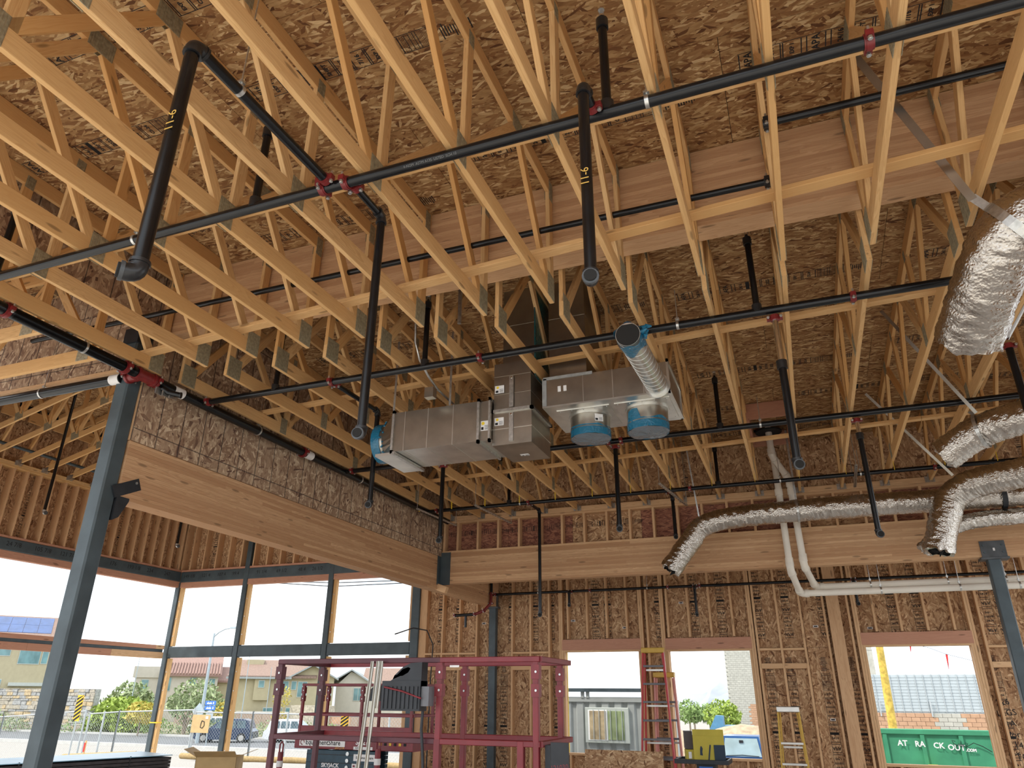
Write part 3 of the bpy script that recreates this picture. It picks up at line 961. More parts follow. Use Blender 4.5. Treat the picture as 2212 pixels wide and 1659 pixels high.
# ================================================================ SPRINKLER PIPING
def pipe_seg(name, a, b, r, parent, mat='black_pipe', n=14):
    key = ('pipe', round((V(b) - V(a)).length, 3), r, mat, n)
    if key not in MESH:
        q = MB(); L = (V(b) - V(a)).length / 2
        q.cyl((-L, 0, 0), (L, 0, 0), r, mat, n)
        me = bpy.data.meshes.new('pipe')
        me.from_pydata(q.v, [], q.f)
        me.materials.append(MAT[mat])
        me.polygons.foreach_set('use_smooth', q.sm)
        MESH[key] = me
    o = bpy.data.objects.new(name, MESH[key])
    return link(o, frame(a, b), parent)
def coupling(parent, p, d, r, mat='red_coupling', name='coupling'):
    """grooved pipe coupling: split ring with two bolted lugs; bolts are sub-parts"""
    p, d = V(p), V(d).normalized()
    b = MB()
    b.cyl(p - d * .023, p + d * .023, r * 1.2, mat, 16)
    b.cyl(p - d * .014, p + d * .014, r * 1.32, mat, 16)
    F = frame(p - d, p + d)
    for s_ in (-1, 1):
        b.box((-.019, s_ * r * 1.55 - .014, -.017), (.019, s_ * r * 1.55 + .014, .017), mat, F)
    o = b.build(name, parent, world=F)
    for s_ in (-1, 1):
        q = MB()
        y = s_ * r * 1.6
        q.cyl(F @ V((0, y, -.04)), F @ V((0, y, .045)), .0075, 'zinc', 8)
        q.cyl(F @ V((0, y, -.036)), F @ V((0, y, -.022)), .013, 'zinc', 6)
        q.build('bolt', o)
    return o
def ring_hanger(parent, p, d, r, ztop):
    p, d = V(p), V(d).normalized()
    b = MB()
    b.cyl(p - d * .011, p + d * .011, r * 1.10, 'zinc', 16)
    b.cyl(p + V((0, 0, r)), p + V((0, 0, r + .05)), .009, 'zinc', 8)
    b.box((p.x - .016, p.y - .016, p.z + r + .02), (p.x + .016, p.y + .016, p.z + r + .034), 'zinc')
    b.cyl(p + V((0, 0, r + .03)), V((p.x, p.y, ztop)), .0045, 'zinc', 6)
    return b.build('hanger', parent)
def elbow(parent, p, d_in, d_out, r, mat='pipe_fitting', name='elbow', s=1.0):
    p, a, c = V(p), V(d_in).normalized(), V(d_out).normalized()
    k = r * 1.75 * s
    pts = [p - a * k]
    for i in range(7):
        t = i / 6
        pts.append((p - a * k * .8) * (1 - t) ** 2 + p * 2 * t * (1 - t) + (p + c * k * .8) * t * t)
    pts.append(p + c * k)
    b = MB()
    b.tube(pts, r * 1.2, mat, 14)
    b.cyl(p - a * (k + .008), p - a * (k - .008), r * 1.32, mat, 14)
    b.cyl(p + c * (k - .008), p + c * (k + .008), r * 1.32, 'steel_plate' if a.z < -.5 else mat, 14)
    return b.build(name, parent)
ZP = 4.55
R1 = .034
EX = (1, 0, 0)
def branch(label, y, x0, x1, r, hang, coup, skew=0.0, z=ZP):
    t = empty('sprinkler_pipe', ((x0 + x1) / 2, y, z), label, 'pipe')
    f = lambda x: (x, y + skew * (x - x0), z)
    cs = sorted([c for c in coup if x0 + .2 < c < x1 - .2])
    cut = [x0] + cs[::2] + [x1]
    for a, b in zip(cut[:-1], cut[1:]):
        pipe_seg('pipe', f(a), f(b), r, t)
    for c in coup: coupling(t, f(c), EX, r)
    for h in hang: ring_hanger(t, f(h), EX, r, z + .35)
    return t
plain('grey_print', (.16, .16, .16), .7)
p1 = branch('nearest black sprinkler pipe crossing the whole ceiling under the trusses', 3.01, -5.86, 4.6, R1, (-4.05, -.40, 1.6, 3.4), (-2.47, -2.30, .69, 3.0))
p2 = branch('second black sprinkler pipe from the camera, crossing in front of the duct risers', 5.64, -5.86, 4.6, R1, (-.66, 2.9), (-5.78, -4.19, -2.52, .73, 3.3))
p3 = branch('third black sprinkler pipe from the camera, passing behind the hanging duct trunk', 8.47, -5.86, 4.6, R1, (-.15, 2.8), (-5.75, -1.98, -1.82, 3.2))
p4 = branch('fourth black sprinkler pipe from the camera, just in front of the rear trusses hangers', 11.07, -5.86, 4.6, .031, (-4.15, -.03, 1.06), (-5.7, -4.0, -1.35, 2.0))
p5 = branch('thin black sprinkler pipe along the rear wall below the rear beam', 14.4, -6.1, 4.6, .026, (-5.0, -2.75), (-5.95, -3.9, -2.35, -1.75), 0, 3.54)
text('pipe_lettering', '4-NOM  ASTM A135  LISTED  SCH 10', .022, (-1.7, 3.01 - .026, ZP - .0235), (1, 0, 0), (0, -.68, .73), 'grey_print', p1)
# main riser line along the left wall
XM = XW + .15
mn = empty('sprinkler_main', (XM, 8, ZP), 'thick black sprinkler main running along the left wall under the trusses', 'pipe')
cuts = [-1.0, 3.45, 4.70, 4.98, 7.0, 11.9]
for a, b in zip(cuts[:-1], cuts[1:]):
    if b - a > .5 or a > 4.6: pipe_seg('pipe', (XM, a, ZP), (XM, b, ZP), .054, mn)
pipe_seg('pipe', (XM, 3.45, ZP), (XM, 4.7, ZP), .054, mn)
for yy in (3.40, 4.62): coupling(mn, (XM, yy, ZP), (0, 1, 0), .054)
b = MB()
b.cyl((XM, 4.75, ZP), (XM, 4.97, ZP), .060, 'red_coupling', 18)
b.cyl((XM, 4.82, ZP), (XM - .15, 4.82, ZP), .058, 'red_coupling', 18)
for yy in (4.76, 4.96): b.cyl((XM, yy - .012, ZP), (XM, yy + .012, ZP), .072, 'red_coupling', 18)
b.build('tee_fitting', mn)
coupling(mn, (XM - .16, 4.82, ZP), (1, 0, 0), .052)
coupling(mn, (XM, 5.0, ZP), (0, 1, 0), .052)
for yy in (5.30, 7.62): pipe_seg('paper_sleeve', (XM, yy - .07, ZP), (XM, yy + .07, ZP), .056, mn, 'white_sticker')
coupling(mn, (XM, 7.5, ZP), (0, 1, 0), .054)
for yy in (4.15, 6.6, 8.9): ring_hanger(mn, (XM, yy, ZP), (0, 1, 0), .054, 4.9)
b = MB()
b.tube([(XM + .05, 5.06, ZP - .06), (XM + .10, 5.10, ZP - .10), (XM + .20, 5.16, ZP - .12)], .03, 'black_pipe', 12)
b.cyl((XM + .2, 5.16, ZP - .12), (XM + .212, 5.167, ZP - .121), .034, 'pipe_fitting', 12)
for k in range(3): b.box((XM + .02 + k * .045, 5.0 + k * .05, ZP - .13 - k * .012), (XM + .035 + k * .045, 5.1 + k * .05, ZP - .06 - k * .012), 'zinc')
b.build('drain_stub', mn)
t = empty('sprinkler_main', (-10, 4.82, ZP), 'thick black sprinkler pipe running left from the column head below the dividing wall', 'pipe')
pipe_seg('pipe', (XM - .26, 4.82, ZP), (XT + .2, 4.82, ZP), .052, t)
pipe_seg('paper_sleeve', (XM - .40, 4.82, ZP), (XM - .27, 4.82, ZP), .054, t, 'white_sticker')
for xx in (-7.3, -9.4, -11.5): ring_hanger(t, (xx, 4.82, ZP), EX, .052, 5.6)
t = empty('conduit', (-6, 4.66, 5.1), 'thin black pipe threaded through the truss webs in front of the girder', 'pipe')
pipe_seg('pipe', (-7.4, 4.62, 5.1), (.24, 4.66, 5.1), .026, t)
coupling(t, (.2, 4.66, 5.1), EX, .026, 'pipe_fitting')
t = empty('conduit', (1.5, 4.28, 5.3), 'thin black pipe threaded through the upper right truss webs', 'pipe')
pipe_seg('pipe', (.22, 4.27, 5.3), (4.6, 4.30, 5.3), .028, t)
coupling(t, (.24, 4.27, 5.3), EX, .028, 'pipe_fitting')
# drops and uprights
def drop(label, top, zb, start=None, r=.03, chrome=0.0, bits=''):
    top = V(top)
    t = empty('sprinkler_drop', (top.x, top.y, zb), label, 'pipe')
    if start is not None:
        s_ = V(start)
        d = (top - s_).normalized()
        coupling(t, s_ + d * .05, d, r * .9)
        pipe_seg('arm', s_ + d * .07, top - d * .03, r * .92, t)
        elbow(t, top, d, (0, 0, -1), r)
    else:
        coupling(t, (top.x, top.y, top.z - .06), (0, 0, 1), r)
    zt = top.z - .05
    if chrome:
        pipe_seg('extension', (top.x, top.y, zt), (top.x, top.y, zt - chrome), r * .8, t, 'chrome')
        b = MB(); b.cyl((top.x, top.y, zt - chrome + .02), (top.x, top.y, zt - chrome - .05), r * 1.35, 'pipe_fitting', 14); b.build('reducer', t)
        zt -= chrome
    pipe_seg('pipe', (top.x, top.y, zt), (top.x, top.y, zb + .03), r, t)
    dd = V((-.55, -.83, 0)) if 'l' in bits else V((.2, -.98, 0))
    e = elbow(t, (top.x, top.y, zb), (0, 0, -1), dd, r)
    b = MB()
    p = V((top.x, top.y, zb)) + dd * r * 2.2
    b.cyl(p - dd * .02, p + dd * .004, r * 1.0, 'dark_hole', 14); b.build('outlet', t)
    return t
d1 = drop('long black sprinkler drop at upper left with an arm reaching back to the nearest pipe', (-2.44, 1.86, ZP + .02), 3.23, (-2.42, 3.0, ZP + .02), .034, bits='l')
text('yellow_crayon_mark', '11-6', .07, (-2.44 + .012, 1.86 - .0335, 4.05), (0, 0, 1), (-1, 0, 0), 'print_gold', d1)
ring_hanger(d1, (-2.43, 2.18, ZP + .02), (0, 1, 0), .031, 5.7)
d2 = drop('black sprinkler drop hanging in front of the left end of the duct trunk', (-2.27, 3.39, ZP), 2.99, (-2.27, 3.02, ZP), .028)
d3 = drop('black sprinkler drop in the upper middle, short arm off the nearest pipe', (-.70, 2.80, ZP + .02), 3.36, (-.69, 3.0, ZP), .03)
text('yellow_crayon_mark', '11-6', .06, (-.70, 2.80 - .031, 3.95), (0, 0, 1), (-1, 0, 0), 'print_gold', d3)
drop('black sprinkler drop with chrome upper length, right of the spiral duct', (.125, 5.64, ZP - .02), 3.2, None, .031, .42)
drop('black sprinkler drop at the left end of the duct trunk, arm off the second pipe', (-4.175, 6.53, ZP), 3.46, (-4.19, 5.66, ZP), .028)
drop('black sprinkler drop on the third pipe below the round duct collars', (-1.9, 8.47, ZP - .02), 3.43, None, .029)
drop('black sprinkler drop with chrome collar, right of the white drain pipes', (.875, 8.47, ZP - .02), 3.18, None, .029, .18)
drop('black sprinkler drop hanging beside the left end of the rear beam', (-4.3, 8.47, ZP - .02), 3.45, None, .029)
drop('longest black sprinkler drop in front of the rear beam, arm off the fourth pipe', (-4.0, 11.62, ZP), 2.81, (-4.0, 11.09, ZP), .027)
drop('short black sprinkler drop behind the left foil duct elbow', (-1.69, 11.5, ZP), 3.9, (-1.69, 11.09, ZP), .027)
drop('black sprinkler drop at the right edge hanging from a long chrome length', (2.05, 6.95, ZP), 3.2, None, .032)
b = MB(); b.cyl((2.05, 6.95, ZP + .02), (2.55, 5.9, ZP + .75), .026, 'chrome', 14)
tag(b.build('chrome_pipe'), 'polished chrome pipe length rising to the right edge above a black drop', 'pipe')
for xx, zz in ((-4.3, 3.25), (-1.83, 3.0), (.93, 3.1)):
    drop('stub sprinkler drop off the rear wall pipe, %s' % {-4.3: 'left of the first window', -1.83: 'above the middle window', .93: 'in front of the horizontal white drains'}[xx], (xx, 14.27, 3.52), zz, (xx, 14.39, 3.52), .024)
def upright(label, x, y, z1, r=.027, z=ZP):
    t = empty('sprinkler_upright', (x, y, z), label, 'pipe')
    pipe_seg('pipe', (x, y, z + .02), (x, y, z1), r, t)
    b = MB()
    b.cyl((x, y, z - .0), (x, y, z + .07), r * 1.5, 'pipe_fitting', 14); b.build('base_outlet', t)
    b = MB()
    b.cyl((x, y, z1 - .05), (x, y, z1 + .02), r * 1.35, 'pipe_fitting', 12)
    b.cyl((x, y, z1 + .02), (x, y, z1 + .055), r * .9, 'pipe_fitting', 12, r2=r * .4); b.build('reducer_cap', t)
    b = MB()
    for s_ in (-1, 1): b.cyl((x + s_ * .012, y, z1 + .05), (x + s_ * .012, y, z1 + .10), .003, 'zinc', 6)
    b.cyl((x, y, z1 + .10), (x, y, z1 + .106), .02, 'zinc', 12); b.build('sprinkler_head', t)
upright('black upright sprig off the nearest pipe between the left trusses', -3.01, 3.01, 5.2)
upright('black upright sprig off the nearest pipe at top centre', -.62, 3.01, 5.24)
upright('black upright sprig off the nearest pipe at the far left edge', -5.5, 3.01, 5.2)
upright('black upright sprig off the second pipe, right of the girder centre', .0, 5.64, 5.27)
upright('black upright sprig off the second pipe beside the duct riser', -3.12, 5.64, 5.25)
upright('black upright sprig off the second pipe above the left end of the duct', -4.9, 5.64, 5.25)
upright('black upright sprig off the third pipe, right of the spiral duct', -.61, 8.47, 5.2)
upright('black upright sprig off the third pipe behind the duct trunk', -3.3, 8.47, 5.2)
upright('black upright sprig off the fourth pipe left of the white drains', -.92, 11.07, 5.15)
upright('black upright sprig off the fourth pipe near the rear left corner', -4.35, 11.07, 5.05)
# thin pipes in the corner bay
t = empty('sprinkler_pipe', (XT + .3, 10, 6.28), 'thin pale-edged pipe along the left wall of the corner bay under the pitched trusses', 'pipe')
pipe_seg('pipe', (XT + .25, 5.2, 6.27), (XT + .25, 14.5, 6.27), .032, t, 'steel_primer')
t = empty('sprinkler_drop', (-12.66, 9, 4.6), 'long thin sprinkler drop in the corner bay left of the steel column', 'pipe')
pipe_seg('pipe', (-12.66, 9, 4.62), (-12.66, 9, 7.85), .027, t); elbow(t, (-12.66, 9, 4.6), (0, 0, -1), (1, 0, 0), .027, 'zinc')
t = empty('sprinkler_drop', (-12.45, 12, 4.5), 'short thin sprinkler drop in the corner bay right of the steel column', 'pipe')
pipe_seg('pipe', (-12.45, 12, 4.55), (-12.45, 12, 7.9), .027, t); elbow(t, (-12.45, 12, 4.52), (0, 0, -1), (1, 0, 0), .027, 'zinc')
t = empty('sprinkler_pipe', (-11, 7.3, 6.9), 'thin black pipe with red couplings among the pitched trusses of the corner bay', 'pipe')
zz = lambda x: 7.02 + .25 * (x - XT)
pipe_seg('pipe', (-14.2, 8.1, zz(-14.2)), (-6.6, 8.1, zz(-6.6)), .03, t)
for xx in (-14.1, -13.2): coupling(t, (xx, 8.1, zz(xx)), (1, 0, .25), .03)
pipe_seg('pipe', (-14.2, 8.1, zz(-14.2)), (-14.2, 8.1, 6.4), .03, t)
# valve cluster at the left end of the rear wall pipe
t = empty('valve_cluster', (-6.0, 14.2, 3.2), 'red grooved elbows stepping down at the left end of the rear wall pipe', 'pipe fitting')
pts = [(-6.0, 14.3, 3.75), (-6.0, 14.3, 3.55), (-6.0, 14.28, 3.35), (-6.12, 14.2, 3.2), (-6.3, 14.15, 3.13), (-6.75, 14.15, 3.12)]
for a, b in zip(pts[:-1], pts[1:]):
    pipe_seg('pipe', a, b, .03, t, 'red_coupling' if a[2] < 3.7 and a[0] > -6.2 else 'black_pipe')
for p in pts[1:]: coupling(t, p, (0, 0, 1) if p[2] > 3.3 else (1, 0, .3), .027)
pipe_seg('pipe', (-6.0, 14.3, 3.75), (-6.0, 14.3, 4.4), .03, t)
pipe_seg('drain_stub', (-6.5, 14.15, 3.1), (-6.5, 14.15, 2.88), .026, t)
# electrical: conduit, junction box, strut channels
t = empty('conduit', (-3.3, 6.3, 4.7), 'bent galvanized conduit with a junction box above the duct trunk', 'conduit')
b = MB()
pts = [(-3.25, 5.62, 5.75), (-3.25, 5.63, 5.2), (-3.25, 5.66, 4.85), (-3.24, 5.75, 4.70), (-3.22, 5.92, 4.58), (-3.2, 6.1, 4.5), (-3.13, 6.9, 4.40)]
b.tube(pts, .0125, 'zinc', 10); b.build('tube', t)
b = MB(); b.box((-3.29, 5.98, 4.38), (-3.19, 6.06, 4.49), 'galvanized'); b.build('junction_box', t)
t = empty('conduit', (-2.95, 6.3, 5.3), 'straight galvanized conduit stub hanging from the deck beside the duct riser', 'conduit')
b = MB(); b.cyl((-2.75, 5.62, 5.8), (-2.75, 5.62, 4.95), .02, 'zinc', 12); b.build('tube', t)
def strut_channel(label, a, b_):
    t = empty('strut_channel', a, label, 'strut channel')
    board('channel', a, b_, .041, .021, 'zinc', t)
    n = 14
    for i in range(n):
        p = V(a) + (V(b_) - V(a)) * ((i + .5) / n)
        d = (V(b_) - V(a)).normalized()
        board('slot', p - d * .014 + V((0, 0, -.0112)), p + d * .014 + V((0, 0, -.0112)), .012, .001, 'dark_hole', t, ch=.0002)
    for p in (a, b_):
        q = MB(); q.cyl(p, (p[0], p[1], deckz(p[1]) - .02), .005, 'zinc', 6); q.build('rod', t)
strut_channel('slotted steel channel hanging in front of the left part of the rear beam', (-4.49, 10.0, 4.3), (-4.42, 11.36, 4.3))
strut_channel('slotted steel channel hanging beside the left wall main', (-5.45, 9.9, 4.3), (-5.39, 11.2, 4.3))
strut_channel('slotted steel channel hanging above the left foil duct elbow', (-1.62, 9.9, 4.35), (-1.45, 11.3, 4.35))
strut_channel('slotted steel channel hanging over the long straight foil duct', (.98, 10.6, 4.55), (1.0, 11.6, 4.5))
# white drain pipes
def pvc_line(label, pts, r, coups):
    t = empty('drain_pipe', pts[0], label, 'drain pipe')
    P = [V(p) for p in pts]
    for i in range(len(P) - 1):
        d = (P[i + 1] - P[i]).normalized()
        a = P[i] + (d * r * 1.6 if i else V((0, 0, 0)))
        e = P[i + 1] - (d * r * 1.6 if i < len(P) - 2 else V((0, 0, 0)))
        if (e - a).dot(d) > .02: pipe_seg('pipe', a, e, r, t, 'pvc', 18)
        if i < len(P) - 2:
            d2 = (P[i + 2] - P[i + 1]).normalized()
            k = r * 1.9
            q = MB(); c = P[i + 1]
            pp = [c - d * k]
            for j in range(6):
                u = j / 5
                pp.append((c - d * k * .75) * (1 - u) ** 2 + c * 2 * u * (1 - u) + (c + d2 * k * .75) * u * u)
            pp.append(c + d2 * k)
            q.tube(pp, r * 1.12, 'pvc', 18)
            q.cyl(c - d * (k + .03), c - d * (k - .03), r * 1.22, 'pvc', 18)
            q.cyl(c + d2 * (k - .03), c + d2 * (k + .03), r * 1.22, 'pvc', 18)
            q.build('elbow', t)
    for p, d in coups:
        q = MB(); q.cyl(V(p) - V(d) * .05, V(p) + V(d) * .05, r * 1.18, 'pvc', 18); q.build('socket', t)
    return t
q1 = pvc_line('white drain pipe coming through the roof deck, offsetting down behind the foil duct', [(-.10, 11.45, 5.62), (-.10, 11.45, 5.05), (.10, 11.78, 4.75), (.13, 11.86, 3.42), (.26, 12.62, 3.205), (4.9, 12.62, 3.205)], .05, [((-.1, 11.45, 5.12), (0, 0, 1)), ((.105, 11.8, 4.55), (0, 0, 1)), ((.13, 11.86, 3.55), (0, 0, 1))])
q2 = pvc_line('white drain pipe left of its twin, bending along the rear wall as the lower line', [(-.08, 11.75, 5.2), (-.07, 11.84, 3.36), (.02, 12.50, 3.10), (4.9, 12.50, 3.10)], .05, [((-.08, 11.77, 4.55), (0, 0, 1)), ((-.07, 11.84, 3.5), (0, 0, 1))])
for q, yy, zz in ((q1, 12.62, 3.205), (q2, 12.50, 3.10)):
    for xx in (1.05, 2.1, 2.85, 3.9): ring_hanger(q, (xx + (.12 if q is q2 else 0), yy, zz), EX, .05, 4.5)
# roof curb opening where the drain comes down
cb = empty('roof_curb', (-.08, 11.0, 5.4), 'framed roof opening around the white drain pipe at the rear', 'roof curb')
for lo, hi, ax in (((-.36, 10.42, 5.33), (.22, 10.46, 5.57), 0), ((-.36, 11.58, 5.27), (.22, 11.62, 5.51), 0), ((-.37, 10.42, 5.3), (-.33, 11.62, 5.53), 1), ((.18, 10.42, 5.3), (.22, 11.62, 5.53), 1)):
    boxo('curb_board', lo, hi, 'header_wood', cb, ax)
b = MB(); b.cyl((-.1, 11.45, 5.44), (-.1, 11.45, 5.46), .2, 'dark_hole', 24); b.build('flashing', cb)
# ================================================================ SHEET-METAL DUCTWORK
du = empty('duct_assembly', (-2.3, 6.5, 3.87), 'hanging galvanized sheet-metal duct assembly with two risers and wrapped round collars', 'air duct')
def sheet_box(name, lo, hi, mats=('galvanized', 'duct_bright'), seams=(), axis=0, parent=du):
    """duct run: sides in one sheet metal, underside paler with light from below in its colour; standing seams are sub-parts"""
    lo, hi = V(lo), V(hi)
    b = MB()
    b.box(lo, hi, mats[0])
    o = b.build(name, parent, origin=(lo + hi) / 2)
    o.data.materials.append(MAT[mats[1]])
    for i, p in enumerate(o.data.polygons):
        if p.normal.z < -.5: p.material_index = 1  # floor light on the underside, put in as a paler metal
    for s_ in seams:
        q = MB()
        l2, h2 = lo.copy(), hi.copy()
        e = .004
        for k in range(3):
            if k != axis: l2[k] -= e; h2[k] += e
        l2[axis], h2[axis] = s_ - .004, s_ + .004
        q.box(l2, h2, mats[1]); q.build('seam', o)
    return o
def flange(name, lo, hi, axis, parent, w_=.03, mat='zinc'):
    """frame of angle bars round a duct joint"""
    lo, hi = V(lo), V(hi)
    b = MB()
    o = [k for k in range(3) if k != axis]
    for k in o:
        m = [x for x in o if x != k][0]
        for s_ in (0, 1):
            l2, h2 = lo.copy(), hi.copy()
            l2[k] -= .022; h2[k] += .022
            e = (lo if s_ == 0 else hi)[m]
            l2[m], h2[m] = e - .022, e + .012
            if s_: l2[m], h2[m] = e - .012, e + .022
            b.box(l2, h2, mat)
    return b.build(name, parent)
def sticker(p, right, up, w_, h_, parent, yellow=True):
    x, y = V(right), V(up)
    n = x.cross(y)
    F = axes(x, y, n, p)
    b = MB(); b.box((-w_ / 2, -h_ / 2, 0), (w_ / 2, h_ / 2, .0008), 'white_sticker', F)
    o = b.build('duct_label', parent, world=F)
    b = MB()
    if yellow: b.cyl(F @ V((-w_ * .2, h_ * .25, .0008)), F @ V((-w_ * .2, h_ * .25, .0014)), h_ * .17, 'yellow_sticker_lit_edge', 16)
    b.box((-w_ * .42, -h_ * .4, .0008), (-w_ * .12, -h_ * .12, .0014), 'ink', F)
    for k in range(4): b.box((-.0 * w_, -h_ * .38 + k * h_ * .12, .0008), (w_ * .42, -h_ * .34 + k * h_ * .12, .0014), 'ink', F)
    b.build('label_print', o)
# left horizontal trunk
lt = sheet_box('left_trunk', (-3.74, 6.2, 3.92), (-2.77, 6.8, 4.35), seams=(-3.62, -3.35, -3.06))
sheet_box('trunk_collar', (-2.765, 6.21, 3.925), (-2.645, 6.79, 4.345))
flange('joint_flange', (-2.785, 6.2, 3.92), (-2.76, 6.8, 4.35), 0, du)
flange('joint_flange', (-3.765, 6.2, 3.92), (-3.74, 6.8, 4.35), 0, du)
flange('joint_flange', (-2.66, 6.2, 3.92), (-2.64, 6.8, 4.35), 0, du)
b = MB()
M_ = None
vs = [(-3.765, 6.2, 3.92), (-3.765, 6.8, 3.92), (-3.765, 6.8, 4.35), (-3.765, 6.2, 4.35)]
n = 24
ring = []
for i in range(n):
    a = 2 * math.pi * i / n
    ring.append((-3.95, 6.5 + .21 * math.cos(a), 4.13 + .21 * math.sin(a)))
sq = []
for i in range(n):
    a = 2 * math.pi * i / n
    c, s_ = math.cos(a), math.sin(a)
    k = 1 / max(abs(c), abs(s_))
    sq.append((-3.766, 6.5 + .30 * c * k, 4.135 + .215 * s_ * k))
b.add(sq + ring, [(i, (i + 1) % n, n + (i + 1) % n, n + i) for i in range(n)], 'galvanized')
b.build('end_transition', du)
b = MB(); b.cyl((-3.95, 6.5, 4.13), (-4.06, 6.5, 4.13), .21, 'galvanized', 28); b.build('end_collar', du)
b = MB(); b.cyl((-3.98, 6.5, 4.13), (-4.08, 6.5, 4.13), .218, 'blue_film', 28)
for i in range(26):
    a = 2 * math.pi * i / 26
    p = V((-3.98 + R.uniform(0, .05), 6.5 + .222 * math.cos(a), 4.13 + .222 * math.sin(a)))
    b.cyl(p, p + V((R.uniform(.0, .05), R.uniform(-.03, .03), R.uniform(-.03, .03))), .012, 'blue_film', 5, r2=.004)
b.build('film_wrap', du)
b = MB(); b.box((-3.95, 6.2, 3.885), (-3.75, 6.82, 3.915), 'duct_bright'); b.build('bottom_flashing', du)
b = MB(); b.bar((-3.73, 6.18, 3.90), (-3.72, 6.84, 3.895), .04, .03, 'zinc'); b.build('support_channel', du)
# tee box with left riser
sheet_box('tee_box', (-2.64, 6.25, 3.87), (-2.225, 6.83, 4.225), mats=('galvanized', 'galvanized'), seams=())
tb = [o for o in du.children if o.name.startswith('tee_box')][0]
for z in (4.04,):
    b = MB(); b.box((-2.645, 6.245, z - .003), (-2.22, 6.835, z + .003), 'duct_bright'); b.build('seam', tb)
rs = sheet_box('lower_riser', (-2.635, 6.26, 4.23), (-2.235, 6.82, 4.762), mats=('galvanized', 'galvanized'), seams=(4.42, 4.62), axis=2)
rs = sheet_box('left_riser', (-2.635, 6.50, 4.762), (-2.235, 6.82, 5.78), mats=('galvanized', 'galvanized'), seams=(4.98, 5.33), axis=2)
flange('joint_flange', (-2.64, 6.25, 4.215), (-2.225, 6.83, 4.245), 2, du)
for z0, z1 in ((3.9, 4.2), (4.26, 4.6)):
    b = MB(); b.box((-2.46, 6.238, z0), (-2.415, 6.248, z1), 'zinc'); b.cyl((-2.437, 6.23, z1 - .02), (-2.437, 6.24, z1 - .02), .009, 'chrome', 8); b.build('strap', du)
b = MB(); b.box((-2.215, 6.32, 4.6), (-2.205, 6.8, 5.75), 'teal_film'); b.build('film_strip', du)
sticker((-2.57, 6.249, 4.47), (1, 0, 0), (0, 0, 1), .10, .085, du)
sticker((-2.57, 6.249, 4.12), (1, 0, 0), (0, 0, 1), .10, .085, du)
sticker((-2.71, 6.209, 4.08), (1, 0, 0), (0, 0, 1), .085, .105, du)
sticker((-2.43, 6.62, 3.869), (1, 0, 0), (0, -1, 0), .09, .06, du, False)
# right trunk, its riser and the bottom plate
rt = sheet_box('right_trunk', (-2.13, 6.36, 4.256), (-.88, 7.11, 4.56), seams=(-1.72, -1.42, -1.12))
sheet_box('right_riser', (-2.12, 6.52, 4.565), (-1.72, 7.25, 5.76), mats=('galvanized', 'galvanized'), seams=(4.98, 5.33), axis=2)
b = MB()
b.box((-2.135, 6.352, 4.545), (-1.62, 6.9, 4.575), 'sealant'); b.box((-2.145, 6.352, 4.25), (-2.10, 6.40, 4.56), 'sealant')
b.build('sealant_bead', du)
for xx in (-1.965, -1.905):
    b = MB(); b.box((xx - .016, 6.352, 4.40), (xx + .016, 6.357, 4.46), 'white_sticker'); b.build('duct_label', du)
bp = sheet_box('bottom_plate', (-2.14, 6.34, 4.238), (-.86, 7.13, 4.255), mats=('duct_bright', 'duct_bright'))
flange('joint_flange', (-.89, 6.36, 4.256), (-.868, 7.11, 4.56), 0, du, mat='duct_bright')
for i, xx in enumerate((-1.76, -1.17)):
    b = MB()
    b.box((xx - .27, 6.46, 4.231), (xx + .27, 7.03, 4.239), 'duct_bright'); pl = b.build('access_panel', du)
    for k in range(5):
        for yy in (6.49, 7.0):
            q = MB(); q.cyl((xx - .24 + k * .12, yy, 4.231), (xx - .24 + k * .12, yy, 4.226), .006, 'zinc', 6); q.build('screw', pl)
    cy = 6.75
    q = MB()
    n = 40
    q.cyl((xx, cy, 4.232), (xx, cy, 4.03), .205, 'galvanized', n, r2=.198, caps=False)
    q.cyl((xx, cy, 4.085), (xx, cy, 4.075), .208, 'galvanized', n)
    q.cyl((xx, cy, 4.232), (xx, cy, 4.215), .222, 'duct_bright', n)
    col = q.build('round_collar', du)
    q = MB()
    rings = []
    for j in range(n):
        a = 2 * math.pi * j / n
        top = 4.10 + .03 * noise.noise(V((math.cos(a) * 2 + i * 5, math.sin(a) * 2, 1))) + (.10 if (i == 1 and abs(a - 4.1) < .35) else 0)
        rings.append(top)
    vs = [(xx + .207 * math.cos(2 * math.pi * j / n), cy + .207 * math.sin(2 * math.pi * j / n), rings[j]) for j in range(n)]
    vs += [(xx + (.206 + .004 * math.sin(9 * j)) * math.cos(2 * math.pi * j / n), cy + (.206 + .004 * math.sin(9 * j)) * math.sin(2 * math.pi * j / n), 4.0) for j in range(n)]
    q.add(vs, [(j, (j + 1) % n, n + (j + 1) % n, n + j) for j in range(n)], 'blue_film', True)
    q.build('film_wrap', col)
    q = MB()
    vs = []
    for rr, dz in ((.205, 0), (.15, -.012), (.08, -.02)):
        for j in range(n):
            a = 2 * math.pi * j / n
            vs.append((xx + rr * math.cos(a), cy + rr * math.sin(a), 4.0 + dz + .006 * math.sin(7 * j + rr * 30)))
    vs.append((xx, cy, 3.978))
    fs = [(r_ * n + j, r_ * n + (j + 1) % n, (r_ + 1) * n + (j + 1) % n, (r_ + 1) * n + j) for r_ in range(2) for j in range(n)]
    fs += [(2 * n + j, 2 * n + (j + 1) % n, 3 * n) for j in range(n)]
    q.add(vs, fs, 'clear_film', True)
    q.build('film_cover', col)
    if i == 0:
        sticker((xx + .13, cy - .158, 4.165), (.77, .64, 0), (0, 0, 1), .09, .075, col, False)
